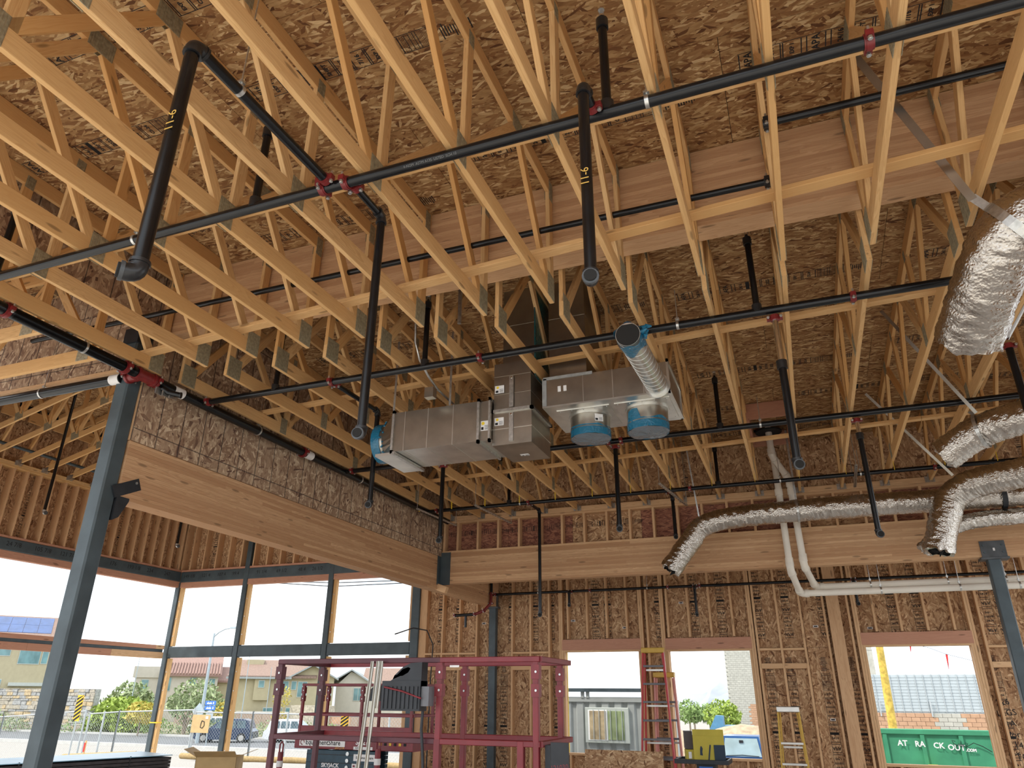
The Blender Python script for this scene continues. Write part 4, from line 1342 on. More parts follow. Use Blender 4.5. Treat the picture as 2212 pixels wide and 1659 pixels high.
# spiral take-off with wrapped end
sp = empty('spiral_duct', (-.985, 6.36, 4.31), 'round spiral duct stub pointing at the camera, end wrapped in blue film', 'air duct')
b = MB(); b.cyl((-.985, 6.35, 4.31), (-.985, 5.05, 4.235), .10, 'duct_bright', 32); b.build('tube', sp)
for k in range(13):
    yy = 6.25 - k * .095
    zc = 4.235 + (yy - 5.05) / 1.3 * .075
    b = MB()
    pts = []
    for j in range(25):
        a = 2 * math.pi * j / 24
        pts.append((-.985 + .101 * math.cos(a), yy + .022 * math.cos(a), zc + .101 * math.sin(a)))
    b.tube(pts, .0035, 'zinc', 6, False); b.build('lock_seam', sp)
b = MB(); b.cyl((-.985, 6.352, 4.31), (-.985, 6.33, 4.31), .125, 'duct_bright', 24); b.build('base_collar', sp)
b = MB()
n = 32
vs = []
for j in range(n):
    a = 2 * math.pi * j / n
    vs.append((-.985 + .104 * math.cos(a), 5.26 + .05 * math.sin(3 * a + 1), 4.245 + .104 * math.sin(a)))
for j in range(n):
    a = 2 * math.pi * j / n
    rr = .112 + .012 * math.sin(5 * a)
    vs.append((-.985 + rr * math.cos(a), 5.06, 4.235 + rr * math.sin(a)))
b.add(vs, [(j, (j + 1) % n, n + (j + 1) % n, n + j) for j in range(n)], 'blue_film', True)
for j in range(9):
    p = V((-.985 + .10 + R.uniform(-.01, .03), 5.08 + R.uniform(0, .1), 4.27 + R.uniform(-.06, .09)))
    b.cyl(p, p + V((R.uniform(0, .05), R.uniform(-.03, .04), R.uniform(-.02, .05))), .022, 'blue_film', 6, r2=.008)
b.build('film_wrap', sp)
b = MB(); b.cyl((-.985, 5.055, 4.235), (-.985, 5.045, 4.235), .096, 'dark_hole', 28); b.build('open_end', sp)
# hanging straps of the trunk
for xx in (-3.76, -3.1):
    b = MB(); b.box((xx - .012, 6.19, 4.35), (xx + .012, 6.193, 5.2), 'zinc'); b.build('strap', du)

# ================================================================ FLEXIBLE FOIL DUCTS
def catmull(P, step=.013):
    P = [V(p) for p in P]
    P = [P[0] * 2 - P[1]] + P + [P[-1] * 2 - P[-2]]
    out = []
    for i in range(1, len(P) - 2):
        L = (P[i + 1] - P[i]).length
        n = max(2, int(L / step))
        for k in range(n):
            t = k / n
            a, b, c, d = P[i - 1], P[i], P[i + 1], P[i + 2]
            out.append(.5 * ((2 * b) + (c - a) * t + (2 * a - 5 * b + 4 * c - d) * t * t + (3 * b - a - 3 * c + d) * t ** 3))
    out.append(P[-2])
    return out
def flex(name, label, pts, r, end='closed', crumple=1.0, seed=0, parent=None, open_dark=False):
    t = empty(name, pts[-1], label, 'flexible duct') if parent is None else parent
    P = catmull(pts)
    n = 44
    vs = []
    u = None
    N = len(P)
    for i, p in enumerate(P):
        tg = (P[min(i + 1, N - 1)] - P[max(i - 1, 0)]).normalized()
        if u is None: u = V((0, 0, 1)) if abs(tg.z) < .9 else V((0, 1, 0))
        u = (u - tg * u.dot(tg)).normalized()
        w_ = tg.cross(u)
        # curvature makes the jacket pucker
        c = 0.0
        if 3 < i < N - 4:
            c = (P[i + 3] - P[i] * 2 + P[i - 3]).length * 30
        for k in range(n):
            a = 2 * math.pi * k / n
            q = V((math.cos(a) * 2.2, math.sin(a) * 2.2, i * .013 * 9 + seed * 7))
            q2 = V((math.cos(a) * 2.6, math.sin(a) * 2.6, i * .013 * 34 + seed * 3))
            q3 = V((math.cos(a) * 5, math.sin(a) * 5, i * .013 * 70 + seed * 5))
            dr = (.010 * noise.noise(q) + (.010 + .02 * min(1, c)) * noise.noise(q2) + .005 * noise.noise(q3)) * crumple
            endf = max(0, 1 - (N - 1 - i) / 12)
            dr += endf * .03 * noise.noise(V((math.cos(a) * 3, math.sin(a) * 3, seed))) * (1 if end else 0)
            rr = r + dr
            flat = 1.0 - .06 * max(0, -math.sin(a))
            vs.append(p + u * math.cos(a) * rr * flat + w_ * math.sin(a) * rr + tg * endf * .05 * noise.noise(V((math.cos(a) * 2, math.sin(a) * 2, seed + 9))))
    fs = []
    for i in range(N - 1):
        for k in range(n):
            j = (k + 1) % n
            fs.append((i * n + k, i * n + j, (i + 1) * n + j, (i + 1) * n + k))
    b = MB(); b.add(vs, fs, 'foil', True)
    b.build('jacket', t)
    # end: crumpled foil closing or an open dark mouth
    tg = (P[-1] - P[-3]).normalized()
    last = vs[-n:]
    c = sum((V(x) for x in last), V((0, 0, 0))) / n
    q = MB()
    r1 = [c + (V(x) - c) * .62 + tg * (.02 + .035 * noise.noise(V(x) * 9)) * (1 if end == 'closed' else -1.5) for x in last]
    r2 = [c + (V(x) - c) * .25 + tg * (.01 + .05 * noise.noise(V(x) * 14)) * (1 if end == 'closed' else -4) for x in last]
    vv = last + r1 + r2 + [c + tg * (.02 if end == 'closed' else -.15)]
    ff = [(m * n + k, m * n + (k + 1) % n, (m + 1) * n + (k + 1) % n, (m + 1) * n + k) for m in range(2) for k in range(n)] + [(2 * n + k, 2 * n + (k + 1) % n, 3 * n) for k in range(n)]
    q.add(vv, ff, 'foil' if end == 'closed' else 'dark_hole', False)
    q.build('folded_end' if end == 'closed' else 'open_mouth', t)
    if end == 'open':
        q = MB()
        vv = list(last) + [c + (V(x) - c) * .72 + tg * (.03 * noise.noise(V(x) * 12)) for x in last]
        q.add(vv, [(k, (k + 1) % n, n + (k + 1) % n, n + k) for k in range(n)], 'foil', False)
        q.build('torn_rim', t)
    return t
def duct_strap(parent, p, d, r, up_to, w_=.045, mat='zinc'):
    p, d = V(p), V(d).normalized()
    b = MB()
    F = frame(p - d, p + d)
    pts = []
    n = 26
    for k in range(n + 1):
        a = math.pi * (-.35 + 1.7 * k / n) + math.pi / 2 * 1.0
        pts.append(V((0, (r + .012) * math.cos(a - math.pi / 2 + math.pi), (r + .012) * math.sin(a - math.pi / 2 + math.pi))))
    for s0, s1 in zip(pts[:-1], pts[1:]):
        a, c = F @ s0, F @ s1
        b.bar(a, c, w_, .002, mat, up=((a + c) / 2 - p))
    b.build('strap_loop', parent)
    b = MB()
    e = p + V((0, 0, r * .8)) + (V(up_to) - p).normalized() * 0
    side = (V(up_to) - p); side = (side - d * side.dot(d)).normalized()
    st = p + side * (r + .01)
    b.bar(st, up_to, w_, .002, mat, up=(0, 1, .01)); b.build('strap', parent)
    return parent
f1 = flex('flexible_duct', 'large foil-wrapped flexible duct hanging at the upper right with a folded crumpled end', [(3.4, 4.55, 4.42), (2.5, 4.5, 4.40), (1.95, 4.5, 4.38), (1.66, 4.53, 4.32), (1.50, 4.62, 4.22), (1.40, 4.85, 4.05), (1.32, 5.2, 3.86)], .205, 'closed', 1.0, 1)
b = MB(); b.bar((.88, 4.33, 5.78), (1.37, 4.50, 4.50), .055, .003, 'galvanized', up=(0, 1, .2)); b.build('strap', f1)
duct_strap(f1, (1.57, 4.57, 4.27), (-.5, .3, -.3), .212, (1.37, 4.5, 4.52), .06)
f2 = flex('flexible_duct', 'short foil-wrapped flexible duct at the right edge below the third sprinkler pipe', [(3.8, 7.9, 4.25), (2.8, 8.1, 4.24), (2.37, 8.2, 4.22), (2.05, 8.38, 4.19), (1.83, 8.50, 4.10), (1.66, 8.58, 4.0)], .17, 'closed', 1.0, 2)
b = MB(); b.bar((1.30, 8.1, 5.6), (2.0, 8.33, 4.36), .035, .002, 'galvanized', up=(0, 1, .2)); b.build('strap', f2)
duct_strap(f2, (2.02, 8.4, 4.18), (-.8, .4, -.1), .175, (1.95, 8.38, 4.4), .035)
f3 = flex('flexible_duct', 'long straight foil duct in front of the rear beam, elbowing down at its left end', [(5.0, 11.3, 4.13), (3.0, 11.3, 4.13), (1.0, 11.3, 4.14), (-.2, 11.3, 4.13), (-.75, 11.28, 4.10), (-1.05, 11.27, 4.06), (-1.28, 11.26, 3.97), (-1.42, 11.25, 3.80), (-1.6, 11.23, 3.58), (-1.77, 11.2, 3.36)], .16, 'open', .9, 3)
duct_strap(f3, (.15, 11.3, 4.135), (1, 0, 0), .162, (.15, 11.3, 5.4), .03)
duct_strap(f3, (2.75, 11.3, 4.13), (1, 0, 0), .162, (2.75, 11.3, 5.4), .06, 'machine_black')
b = MB(); b.bar((-1.35, 11.1, 5.2), (-1.27, 11.2, 4.14), .022, .002, 'zinc', up=(0, 1, .2)); b.build('strap', f3)
f4 = flex('flexible_duct', 'foil duct at the right dropping to an open torn mouth before the rear beam', [(4.2, 9.9, 4.30), (3.2, 10.3, 4.24), (2.7, 10.55, 4.22), (2.32, 10.75, 4.19), (2.08, 10.85, 4.06), (1.97, 10.86, 3.86), (1.86, 10.86, 3.6), (1.78, 10.85, 3.36)], .185, 'open', 1.0, 4)
b = MB(); b.bar((1.25, 10.4, 5.5), (2.13, 10.75, 4.33), .035, .002, 'galvanized', up=(0, 1, .2)); b.build('strap', f4)
f5 = flex('flexible_duct', 'lower foil duct behind the torn-mouthed one, ending in a pinched tip', [(4.0, 11.28, 3.83), (2.9, 11.28, 3.84), (2.45, 11.27, 3.83), (2.1, 11.26, 3.76), (1.85, 11.24, 3.62), (1.68, 11.22, 3.44)], .105, 'closed', 1.0, 5)
# ================================================================ EQUIPMENT ON THE FLOOR
plain('deck_board_dark', (.045, .042, .045), .6, 0, .3, 8)
plain('pale_blue_wrap', (.28, .52, .68), .3, 0, .15, 5)
plain('cardboard', (.52, .36, .17), .8, 0, .08, 6)
plain('cardboard_yellow', (.50, .40, .05), .7, 0, .08, 6)
plain('cardboard_dark', (.075, .06, .055), .7, 0, .1, 6)
plain('navy', (.012, .03, .055), .6, 0, .1, 6)
plain('fiberglass_red', (.50, .03, .035), .4, 0, .12, 8)
plain('fiberglass_pink', (.72, .32, .27), .5, 0, .1, 8)
plain('ladder_yellow', (.62, .38, .06), .5, 0, .1, 8)
plain('aluminium', (.56, .54, .50), .35, .8, .1, 8)
plain('grey_rung', (.16, .16, .17), .5, .2, .15, 8)
plain('hazard_yellow', (.75, .45, .03), .5, 0, .08, 8)
plain('rubber', (.02, .02, .02), .8, 0, .2, 8)
def rail(t, a, b, mat, s=.038, name='rail'):
    return board(name, a, b, s, s, mat, t, ch=.004)
def lift(name, label, x0, x1, y0, y1, zt, zm, zd, mat, near_posts, far_posts, mat2=None, base=(0, 0), scissor='machine_blue'):
    t = empty(name, ((x0 + x1) / 2, (y0 + y1) / 2, 0), label, 'scissor lift')
    for yy in (y0, y1):
        for z in (zt, zm):
            if mat2 and yy == y0:
                xm = near_posts[1]
                rail(t, (x0, yy, z), (xm, yy, z), mat2, .04, 'guard_rail'); rail(t, (xm, yy, z), (x1, yy, z), mat, .04, 'guard_rail')
            else:
                rail(t, (x0, yy, z), (x1, yy, z), mat, .04, 'guard_rail')
    for xx in (x0, x1):
        for z in (zt, zm): rail(t, (xx, y0, z), (xx, y1, z), mat2 if (mat2 and xx == x0) else mat, .04, 'end_rail')
    for P, yy in ((near_posts, y0), (far_posts, y1)):
        for i, xx in enumerate(P):
            m = mat2 if (mat2 and i == 0) else mat
            o = rail(t, (xx, yy, zd), (xx, yy, zt - .02), m, .045, 'post')
            for zz, h in ((zt - .09, .10), (zt - .22, .09)):
                b = MB(); b.box((xx - .031, yy - .031, zz - h / 2), (xx + .031, yy + .031, zz + h / 2), m); br = b.build('hinge_bracket', o)
                b = MB(); b.cyl((xx + .008, yy - .031, zz), (xx + .008, yy - .038, zz), .009, 'zinc', 8); b.build('pin', o)
    boxo('platform', (x0 - .03, y0 - .02, zd - .22), (x1 + .03, y1 + .02, zd), mat, t, 0, .01)
    boxo('toe_board', (x0, y0 - .015, zd), (x1, y0 - .0, zd + .13), mat, t, 0)
    xa, xb = x0 + .25, x1 - .25 if x1 - x0 < 2.2 else x1 - .85
    n = 5
    for k in range(n):
        z0 = .42 + (zd - .24 - .42) * k / n
        z1 = .42 + (zd - .24 - .42) * (k + 1) / n
        for yy in (y0 + .06, y1 - .06):
            board('scissor_arm', (xa, yy, z0), (xb, yy, z1), .04, .055, scissor, t)
            board('scissor_arm', (xb, yy + .045, z0), (xa, yy + .045, z1), .04, .055, scissor, t)
    boxo('chassis', (xa - .1, y0 + .02, .13), (xb + .1, y1 - .02, .42), mat, t, 0, .02)
    for xx in (xa, xb):
        for yy in (y0 + .06, y1 - .06):
            b = MB(); b.cyl((xx, yy - .05, .16), (xx, yy + .05, .16), .16, 'rubber', 20); b.cyl((xx, yy - .055, .16), (xx, yy + .055, .16), .08, 'white_sticker', 14); b.build('wheel', t)
    return t
L1 = lift('scissor_lift', 'red scissor lift platform in front of the rear wall, black control box on its rail', -4.28, -1.9, 5.5, 6.25, 1.855, 1.275, .78, 'red_paint', (-4.26, -2.73, -1.93), (-4.35, -2.86, -1.98), 'red_paint_shaded', scissor='machine_black')
for xx in (-2.05, -2.73): rail(L1, (xx, 5.5, .78), (xx, 5.5, 1.29), 'red_paint', .05, 'post')
cb = empty('control_box', (-3.0, 5.47, 1.49), parent=L1)
b = MB()
b.box((-3.17, 5.36, 1.485), (-2.83, 5.48, 1.70), 'machine_black')
for k in range(9): b.box((-3.165 + k * .037, 5.352, 1.50), (-3.145 + k * .037, 5.362, 1.66), 'machine_black')
b.build('case', cb)
b = MB()
b.prism([(-3.18, 1.66), (-3.155, 1.64), (-2.83, 1.64), (-2.83, 1.835), (-2.93, 1.83), (-3.0, 1.80), (-3.07, 1.74), (-3.0, 1.735), (-2.95, 1.76), (-2.93, 1.79), (-2.95, 1.80), (-3.0, 1.785), (-3.085, 1.71)], 1, 5.37, 5.47, 'machine_black')
b.build('hood', cb)
b = MB(); b.tube([(-3.14, 5.345, 1.655), (-2.98, 5.345, 1.625), (-2.82, 5.36, 1.575)], .007, 'red_paint', 8); b.build('guard_wire', cb)
b = MB(); b.tube([(-2.84, 5.44, 1.485), (-2.845, 5.44, 1.36), (-2.83, 5.45, 1.2), (-2.8, 5.45, .9)], .012, 'machine_black', 8); b.build('cable', cb)
b = MB(); b.box((-2.83, 5.38, 1.52), (-2.765, 5.47, 1.66), 'grey_rung'); b.build('socket_box', cb)
b = MB(); b.box((-1.83, 5.52, .80), (-1.70, 5.55, 1.29), 'machine_black'); b.box((-1.88, 5.54, .80), (-1.84, 5.9, 1.27), 'machine_black'); gp = b.build('gate_panel', L1)
text('panel_digits', '121030', .045, (-1.765, 5.518, 1.13), (1, 0, .12), (0, 0, 1), 'red_paint', gp)
b = MB(); b.box((-2.64, 5.474, 1.8), (-2.56, 5.478, 1.815), 'white_sticker'); b.build('worn_sticker', L1)
L2 = lift('scissor_lift', 'smaller red scissor lift behind the first, dark blue scissor stack with white lettering', -8.32, -6.12, 11.4, 12.15, 1.75, 1.28, .98, 'red_paint', (-8.29, -7.9, -7.1, -6.15), (-8.29, -7.2, -6.15))
boxo('sign_plate', (-8.25, 11.372, .80), (-7.35, 11.379, .91), 'white_sticker', L2, 0, .001)
text('lettering', 'EquipmentShare', .105, (-7.78, 11.371, .855), (1, 0, 0), (0, 0, 1), 'ink', L2, .0015)
b = MB()
for k in range(10):
    a = 2 * math.pi * k / 12
    b.box((-8.19 + .035 * math.cos(a) - .008, 11.369, .855 + .035 * math.sin(a) - .008), (-8.19 + .035 * math.cos(a) + .008, 11.371, .855 + .035 * math.sin(a) + .008), 'red_paint')
b.build('logo_ring', L2)
text('lettering', 'SJ3219', .11, (-7.0, 11.378, .875), (1, 0, 0), (0, 0, 1), 'print_white', L2, .002)
boxo('sign_plate', (-7.18, 11.372, .768), (-6.82, 11.379, .812), 'white_sticker', L2, 0, .001)
text('lettering', 'RAPID', .045, (-7.08, 11.371, .79), (1, 0, .0), (0, 0, 1), 'ink', L2)
text('lettering', '20727A', .06, (-7.45, 11.378, .783), (1, 0, 0), (0, 0, 1), 'print_gold', L2)
b = MB()
for k in range(6):
    M_ = Matrix.Translation(V((-6.68 + k * .09, 11.376, .86))) @ Matrix.Shear('XZ', 4, (0, 0)) 
    b.box((-.022, -.003, -.02), (.022, .003, .02), 'hazard_yellow' if k % 2 == 0 else 'ink', M_)
b.build('hazard_strip', L2)
boxo('stack_plate', (-8.1, 11.405, .30), (-6.75, 11.43, .745), 'machine_blue', L2, 0)
for zz in (.68, .56, .42): boxo('stack_groove', (-8.1, 11.40, zz - .006), (-6.75, 11.406, zz + .006), 'machine_black', L2, 0, .001)
for zz in (.70, .60, .5, .36):
    b = MB(); b.cyl((-7.3, 11.40, zz), (-7.3, 11.392, zz), .03, 'zinc', 14); b.build('pivot', L2)
text('lettering', 'SKYJACK', .085, (-7.62, 11.399, .52), (1, 0, 0), (0, 0, 1), 'print_white', L2, .002)
boxo('sign_plate', (-7.18, 11.398, .60), (-6.78, 11.404, .70), 'white_sticker', L2, 0, .001)
text('lettering', 'EquipmentShare', .05, (-6.97, 11.397, .65), (1, 0, 0), (0, 0, 1), 'ink', L2, .001)
b = MB(); b.box((-7.2, 11.397, .49), (-7.12, 11.403, .56), 'white_sticker'); b.box((-7.18, 11.394, .51), (-7.14, 11.398, .54), 'red_paint'); b.build('round_logo', L2)
b = MB(); b.box((-8.32 + 1.35, 11.30, 1.50), (-8.32 + 1.62, 11.38, 1.62), 'machine_black'); b.prism([(-6.97, 1.62), (-6.7, 1.62), (-6.7, 1.74), (-6.82, 1.74)], 1, 11.3, 11.38, 'machine_black'); b.build('control_box', L2)
# galvanized studs propped over the near lift rail
for i, (xa, xb, zb_) in enumerate(((-3.325, -3.42, 0.02), (-3.27, -3.31, 0.02), (-3.235, -3.25, 1.50))):
    a, c = V((xa, 5.455 - .004 * i, 1.85)), V((xb, 5.38 - .02 * i if zb_ < 1 else 5.44, zb_))
    b = MB()
    b.bar(a, c, .024, .003, 'galvanized', up=(0, 1, 0))
    for s_ in (-1, 1): b.bar(a + V((s_ * .012, -.006, 0)), c + V((s_ * .012, -.006, 0)), .003, .014, 'galvanized', up=(0, 1, 0))
    tag(b.build('metal_stud'), ('long galvanized metal strip leaning on the near lift rail, leftmost of three', 'long galvanized metal strip leaning on the near lift rail, middle of three', 'short galvanized metal strip hanging from the near lift rail')[i], 'metal strip')
# delineator posts
def delineator(label, x, y, zt):
    t = empty('delineator_post', (x, y, 0), label, 'traffic post')
    b = MB(); b.cyl((x, y, .05), (x, y, zt - .16), .05, 'red_paint', 18, r2=.045); b.build('tube', t)
    for z in (zt - .34, zt - .5):
        b = MB(); b.cyl((x, y, z - .045), (x, y, z + .045), .0525, 'white_sticker', 18); b.build('reflective_band', t)
    b = MB(); b.cyl((x, y, 0), (x, y, .06), .18, 'rubber', 20, r2=.12); b.build('base', t)
    b = MB(); b.tube([(x - .03, y, zt - .17), (x - .035, y, zt - .05), (x, y, zt), (x + .035, y, zt - .05), (x + .03, y, zt - .17)], .014, 'red_paint', 8); b.build('handle_loop', t)
delineator('red looped traffic post just left of the dark blue scissor stack', -8.55, 11.3, .86)
delineator('red and white banded traffic post right of the dark blue scissor stack', -6.55, 11.1, .97)
# step ladders
def stepladder(name, label, xc, y, zt, wt_, wb_, mrail, mcap, mstep, depth=.25, n=None, lean=.0):
    t = empty(name, (xc, y, 0), label, 'ladder')
    for s_ in (-1, 1):
        board('front_rail', (xc + s_ * wb_ / 2, y - depth, 0), (xc + s_ * wt_ / 2, y - lean, zt - .05), .028, .07, mrail, t, up=(0, 1, 0))
        board('rear_rail', (xc + s_ * (wb_ / 2 - .02), y + depth * .25, 0), (xc + s_ * (wt_ / 2 - .03), y + .03, zt - .1), .025, .045, mrail, t, up=(0, 1, 0))
    n = n or int(zt / .305)
    for k in range(1, n):
        z = k * .305
        if z > zt - .2: break
        f = z / (zt - .05)
        w_ = wb_ + (wt_ - wb_) * f
        yy = y - depth + (depth - lean) * f
        boxo('step', (xc - w_ / 2, yy - .03, z - .035), (xc + w_ / 2, yy + .045, z), mstep, t, 0)
        if k % 2: boxo('rear_brace', (xc - w_ / 2 + .03, y + depth * .2, z - .1), (xc + w_ / 2 - .03, y + depth * .2 + .02, z - .065), 'aluminium', t, 0)
    boxo('top_cap', (xc - wt_ / 2 - .015, y - .09, zt - .09), (xc + wt_ / 2 + .015, y + .07, zt), mcap, t, 0, .01)
    return t
l1 = stepladder('step_ladder', 'tall red fibreglass step ladder with yellow cap between the left two windows', -2.71, 14.35, 2.44, .38, .62, 'fiberglass_red', 'ladder_yellow', 'grey_rung')
stepladder('step_ladder', 'faded pink fibreglass ladder folded behind the tall red one', -2.58, 14.62, 2.02, .36, .5, 'fiberglass_pink', 'ladder_yellow', 'grey_rung', .06)
stepladder('step_ladder', 'small aluminium step ladder standing right of the middle window', -.45, 14.25, 1.46, .33, .47, 'ladder_yellow', 'aluminium', 'aluminium', .3)
# leaning sheet, cart and carton
wm = axes((1, 0, 0), (0, .12, .99), (0, -.99, .12), (-3.28, 13.92, .36))
o = panel('sheathing_offcut', wm, 1.4, .73, 'osb_wall', None)
tag(o, 'offcut of strand board leaning below the first window in front of the red ladder', 'board')
ct = empty('utility_cart', (-1.7, 12.5, 0), 'black utility cart carrying a yellow carton in front of the middle window', 'cart')
boxo('tray', (-2.1, 12.25, .68), (-1.31, 12.8, .71), 'machine_black', ct, 0)
for lo, hi, ax in (((-2.1, 12.24, .68), (-1.31, 12.27, .74), 0), ((-2.1, 12.78, .68), (-1.31, 12.81, .74), 0), ((-2.1, 12.25, .68), (-2.07, 12.8, .74), 1), ((-1.34, 12.25, .68), (-1.31, 12.8, .74), 1)): boxo('tray_rim', lo, hi, 'machine_black', ct, ax)
boxo('column', (-1.80, 12.4, .2), (-1.52, 12.68, .68), 'machine_black', ct, 2)
boxo('blue_panel', (-1.76, 12.385, .45), (-1.56, 12.4, .64), 'blue_print', ct, 2)
boxo('lower_tray', (-2.05, 12.3, .15), (-1.35, 12.78, .2), 'machine_black', ct, 0)
for xx in (-2.0, -1.4):
    for yy in (12.33, 12.72):
        b = MB(); b.cyl((xx, yy - .02, .075), (xx, yy + .02, .075), .075, 'rubber', 16); b.build('caster', ct)
cx = empty('carton', (-1.67, 12.5, .715), 'dull yellow cardboard carton with dark corner and stripes on the black cart', 'box')
M_ = Matrix.Translation(V((-1.67, 12.5, .715))) @ Matrix.Rotation(math.radians(14), 4, 'Z')
def cbox(name, lo, hi, mat):
    b = MB(); b.box(lo, hi, mat, M_); return b.build(name, cx)
cbox('body', (-.18, -.14, 0), (.28, .16, .34), 'cardboard_yellow')
cbox('dark_side', (-.29, -.10, .16), (-.18, .16, .40), 'cardboard_dark')
cbox('flap', (-.29, -.10, 0), (-.18, .16, .15), 'cardboard_yellow')
cbox('top_flap', (-.18, -.13, .34), (.28, -.12, .43), 'cardboard_yellow')
cbox('dark_corner', (.12, -.146, .0), (.283, -.14, .22), 'navy')
b = MB(); b.bar(M_ @ V((.03, -.143, 0)), M_ @ V((.07, -.143, .22)), .004, .02, 'navy', up=(1, 0, 0)); b.build('stripe', cx)
cbox('hand_tag', (-.255, -.108, .03), (-.21, -.10, .12), 'white_sticker')
b = MB(); b.prism([(-.09, .08), (-.05, .075), (-.055, .12), (-.045, .17), (-.06, .20), (-.075, .20), (-.085, .16)], 1, -.143, -.14, 'navy')
b.v = [tuple(M_ @ V(p)) for p in b.v]; b.build('figure_print', cx)
# bundled dark boards under pale wrap in the corner bay, with an open carton at its end
dirv = V((.31, .95, 0)).normalized(); nrm = V((-.95, .31, 0)).normalized()
s0 = V((-12.35, 6.6, 0)); s1 = V((-10.85, 11.25, 0))
bd = empty('board_bundle', (s0 + s1) / 2, 'strapped bundle of dark boards topped with pale blue wrap at the lower left', 'board bundle')
for k in range(9):
    z = .09 + k * .055
    for j in range(4):
        o_ = nrm * (.15 + j * .29)
        cuts = [(s0, s0 + (s1 - s0) * .52), (s0 + (s1 - s0) * .525, s1)]
        for p, q in cuts:
            board('board', p + o_ + V((0, 0, z)) - nrm * R.uniform(0, .012), q + o_ + V((0, 0, z)), .28, .048, 'deck_board_dark', bd)
board('top_wrap', s0 + nrm * .58 + V((0, 0, .585)), s1 + nrm * .58 + V((0, 0, .585)), 1.2, .012, 'pale_blue_wrap', bd)
for f in (.12, .5, .85):
    p = s0 + (s1 - s0) * f
    b = MB(); b.bar(p - nrm * .0 + V((0, 0, .05)) - dirv * 0, p + V((0, 0, .6)), .02, .004, 'machine_black', up=nrm); b.build('steel_band', bd)
for f in (.1, .45, .9):
    p = s0 + (s1 - s0) * f
    board('skid', p + V((0, 0, .03)), p + nrm * 1.2 + V((0, 0, .03)), .09, .06, 'stud_wood', bd)
oc = empty('open_carton', (-10.2, 11.75, 0), 'open cardboard carton with spread flaps at the end of the dark board bundle', 'box')
q0 = Matrix.Translation(V((-10.2, 11.75, 0))) @ Matrix.Rotation(.5, 4, 'Z')
def obox(name, lo, hi, mat, M=None):
    b = MB(); b.box(lo, hi, mat, q0 @ (M or Matrix())); return b.build(name, oc)
obox('side', (-.35, -.3, 0), (-.34, .3, .56), 'cardboard'); obox('side', (.34, -.3, 0), (.35, .3, .56), 'cardboard')
obox('side', (-.35, -.3, 0), (.35, -.29, .56), 'cardboard'); obox('side', (-.35, .29, 0), (.35, .3, .56), 'cardboard')
for a, lo, hi, M in ((0, (0, -.3, 0), (.26, .3, .008), Matrix.Translation(V((.35, 0, .56))) @ Matrix.Rotation(-.35, 4, 'Y')), (0, (-.26, -.3, 0), (0, .3, .008), Matrix.Translation(V((-.35, 0, .56))) @ Matrix.Rotation(.5, 4, 'Y')), (0, (-.35, -.26, 0), (.35, 0, .008), Matrix.Translation(V((0, -.3, .56))) @ Matrix.Rotation(-.4, 4, 'X'))):
    obox('flap', lo, hi, 'cardboard', M)
# hanging cable tail near the rear wall and a bent conduit
b = MB(); b.tube([(-7.55, 14.74, 0), (-7.55, 14.74, 1.9), (-7.52, 14.72, 2.6), (-7.62, 14.6, 2.88), (-7.85, 14.4, 2.92), (-8.15, 14.15, 2.78)], .014, 'machine_black', 8)
tag(b.build('cable'), 'black cable rising up the rear wall and arching over left of the slim column', 'cable')
# ================================================================ OUTSIDE
plain('gravel', (.30, .28, .25), .95, 0, .35, 30, .6)
plain('dirt', (.38, .29, .19), .95, 0, .25, 4, .5)
plain('asphalt', (.13, .135, .14), .9, 0, .12, 2)
plain('kerb', (.50, .49, .46), .9, 0, .08, 3)
plain('planting', (.24, .22, .13), .95, 0, .3, 2)
plain('stucco', (.42, .37, .24), .9, 0, .05, 2)
plain('stucco_pale', (.50, .47, .40), .9, 0, .05, 2)
plain('roof_tile', (.23, .155, .12), .85, 0, .2, 6)
plain('roof_tile_pink', (.27, .17, .14), .85, 0, .2, 6)
plain('roof_edge', (.30, .33, .33), .8, 0, .1, 6)
plain('solar', (.03, .07, .20), .25, 0, .2, 1)
plain('house_glass', (.13, .25, .26), .12, 0, .35, .7)
plain('window_frame', (.45, .48, .44), .7, 0, .05, 6)
plain('block_wall', (.34, .26, .21), .9, 0, .15, 9)
plain('stone', (.40, .36, .29), .95, 0, .3, 5, .4)
plain('stone_tan', (.46, .36, .22), .95, 0, .3, 5, .4)
plain('stone_grey', (.33, .33, .32), .95, 0, .3, 5, .4)
plain('leaf_olive', (.28, .34, .17), .8, 0, .35, 3)
plain('leaf_lime', (.27, .36, .06), .8, 0, .3, 3)
plain('leaf_green', (.23, .33, .11), .8, 0, .3, 3)
plain('leaf_yellow', (.48, .40, .08), .8, 0, .25, 3)
plain('bark', (.30, .24, .18), .9, 0, .2, 6)
plain('galv_fence', (.42, .45, .46), .5, .3, .1, 8)
plain('pole_grey', (.36, .42, .45), .5, .3, .1, 3)
plain('sign_yellow', (.80, .46, .02), .5, 0, .05, 8)
plain('car_blue', (.02, .04, .09), .2, 0, .1, 3)
plain('car_white', (.72, .73, .74), .2, 0, .04, 3)
plain('car_glass', (.10, .16, .19), .1, 0, .3, 2)
plain('container', (.33, .345, .33), .7, 0, .07, 3)
plain('cmu', (.40, .39, .34), .9, 0, .14, 3)
plain('cmu_tan', (.43, .26, .16), .9, 0, .12, 3)
plain('metal_panel', (.42, .47, .49), .45, .2, .06, 3)
plain('dumpster_green', (.055, .30, .16), .6, 0, .15, 3)
plain('pole_gold', (.52, .36, .06), .6, 0, .35, 9)
plain('flag_red', (.65, .03, .03), .6, 0, .1, 3)
plain('mountain', (.29, .315, .35), .95, 0, .2, .03)
plain('straw', (.34, .24, .11), .95, 0, .2, 14, .3)
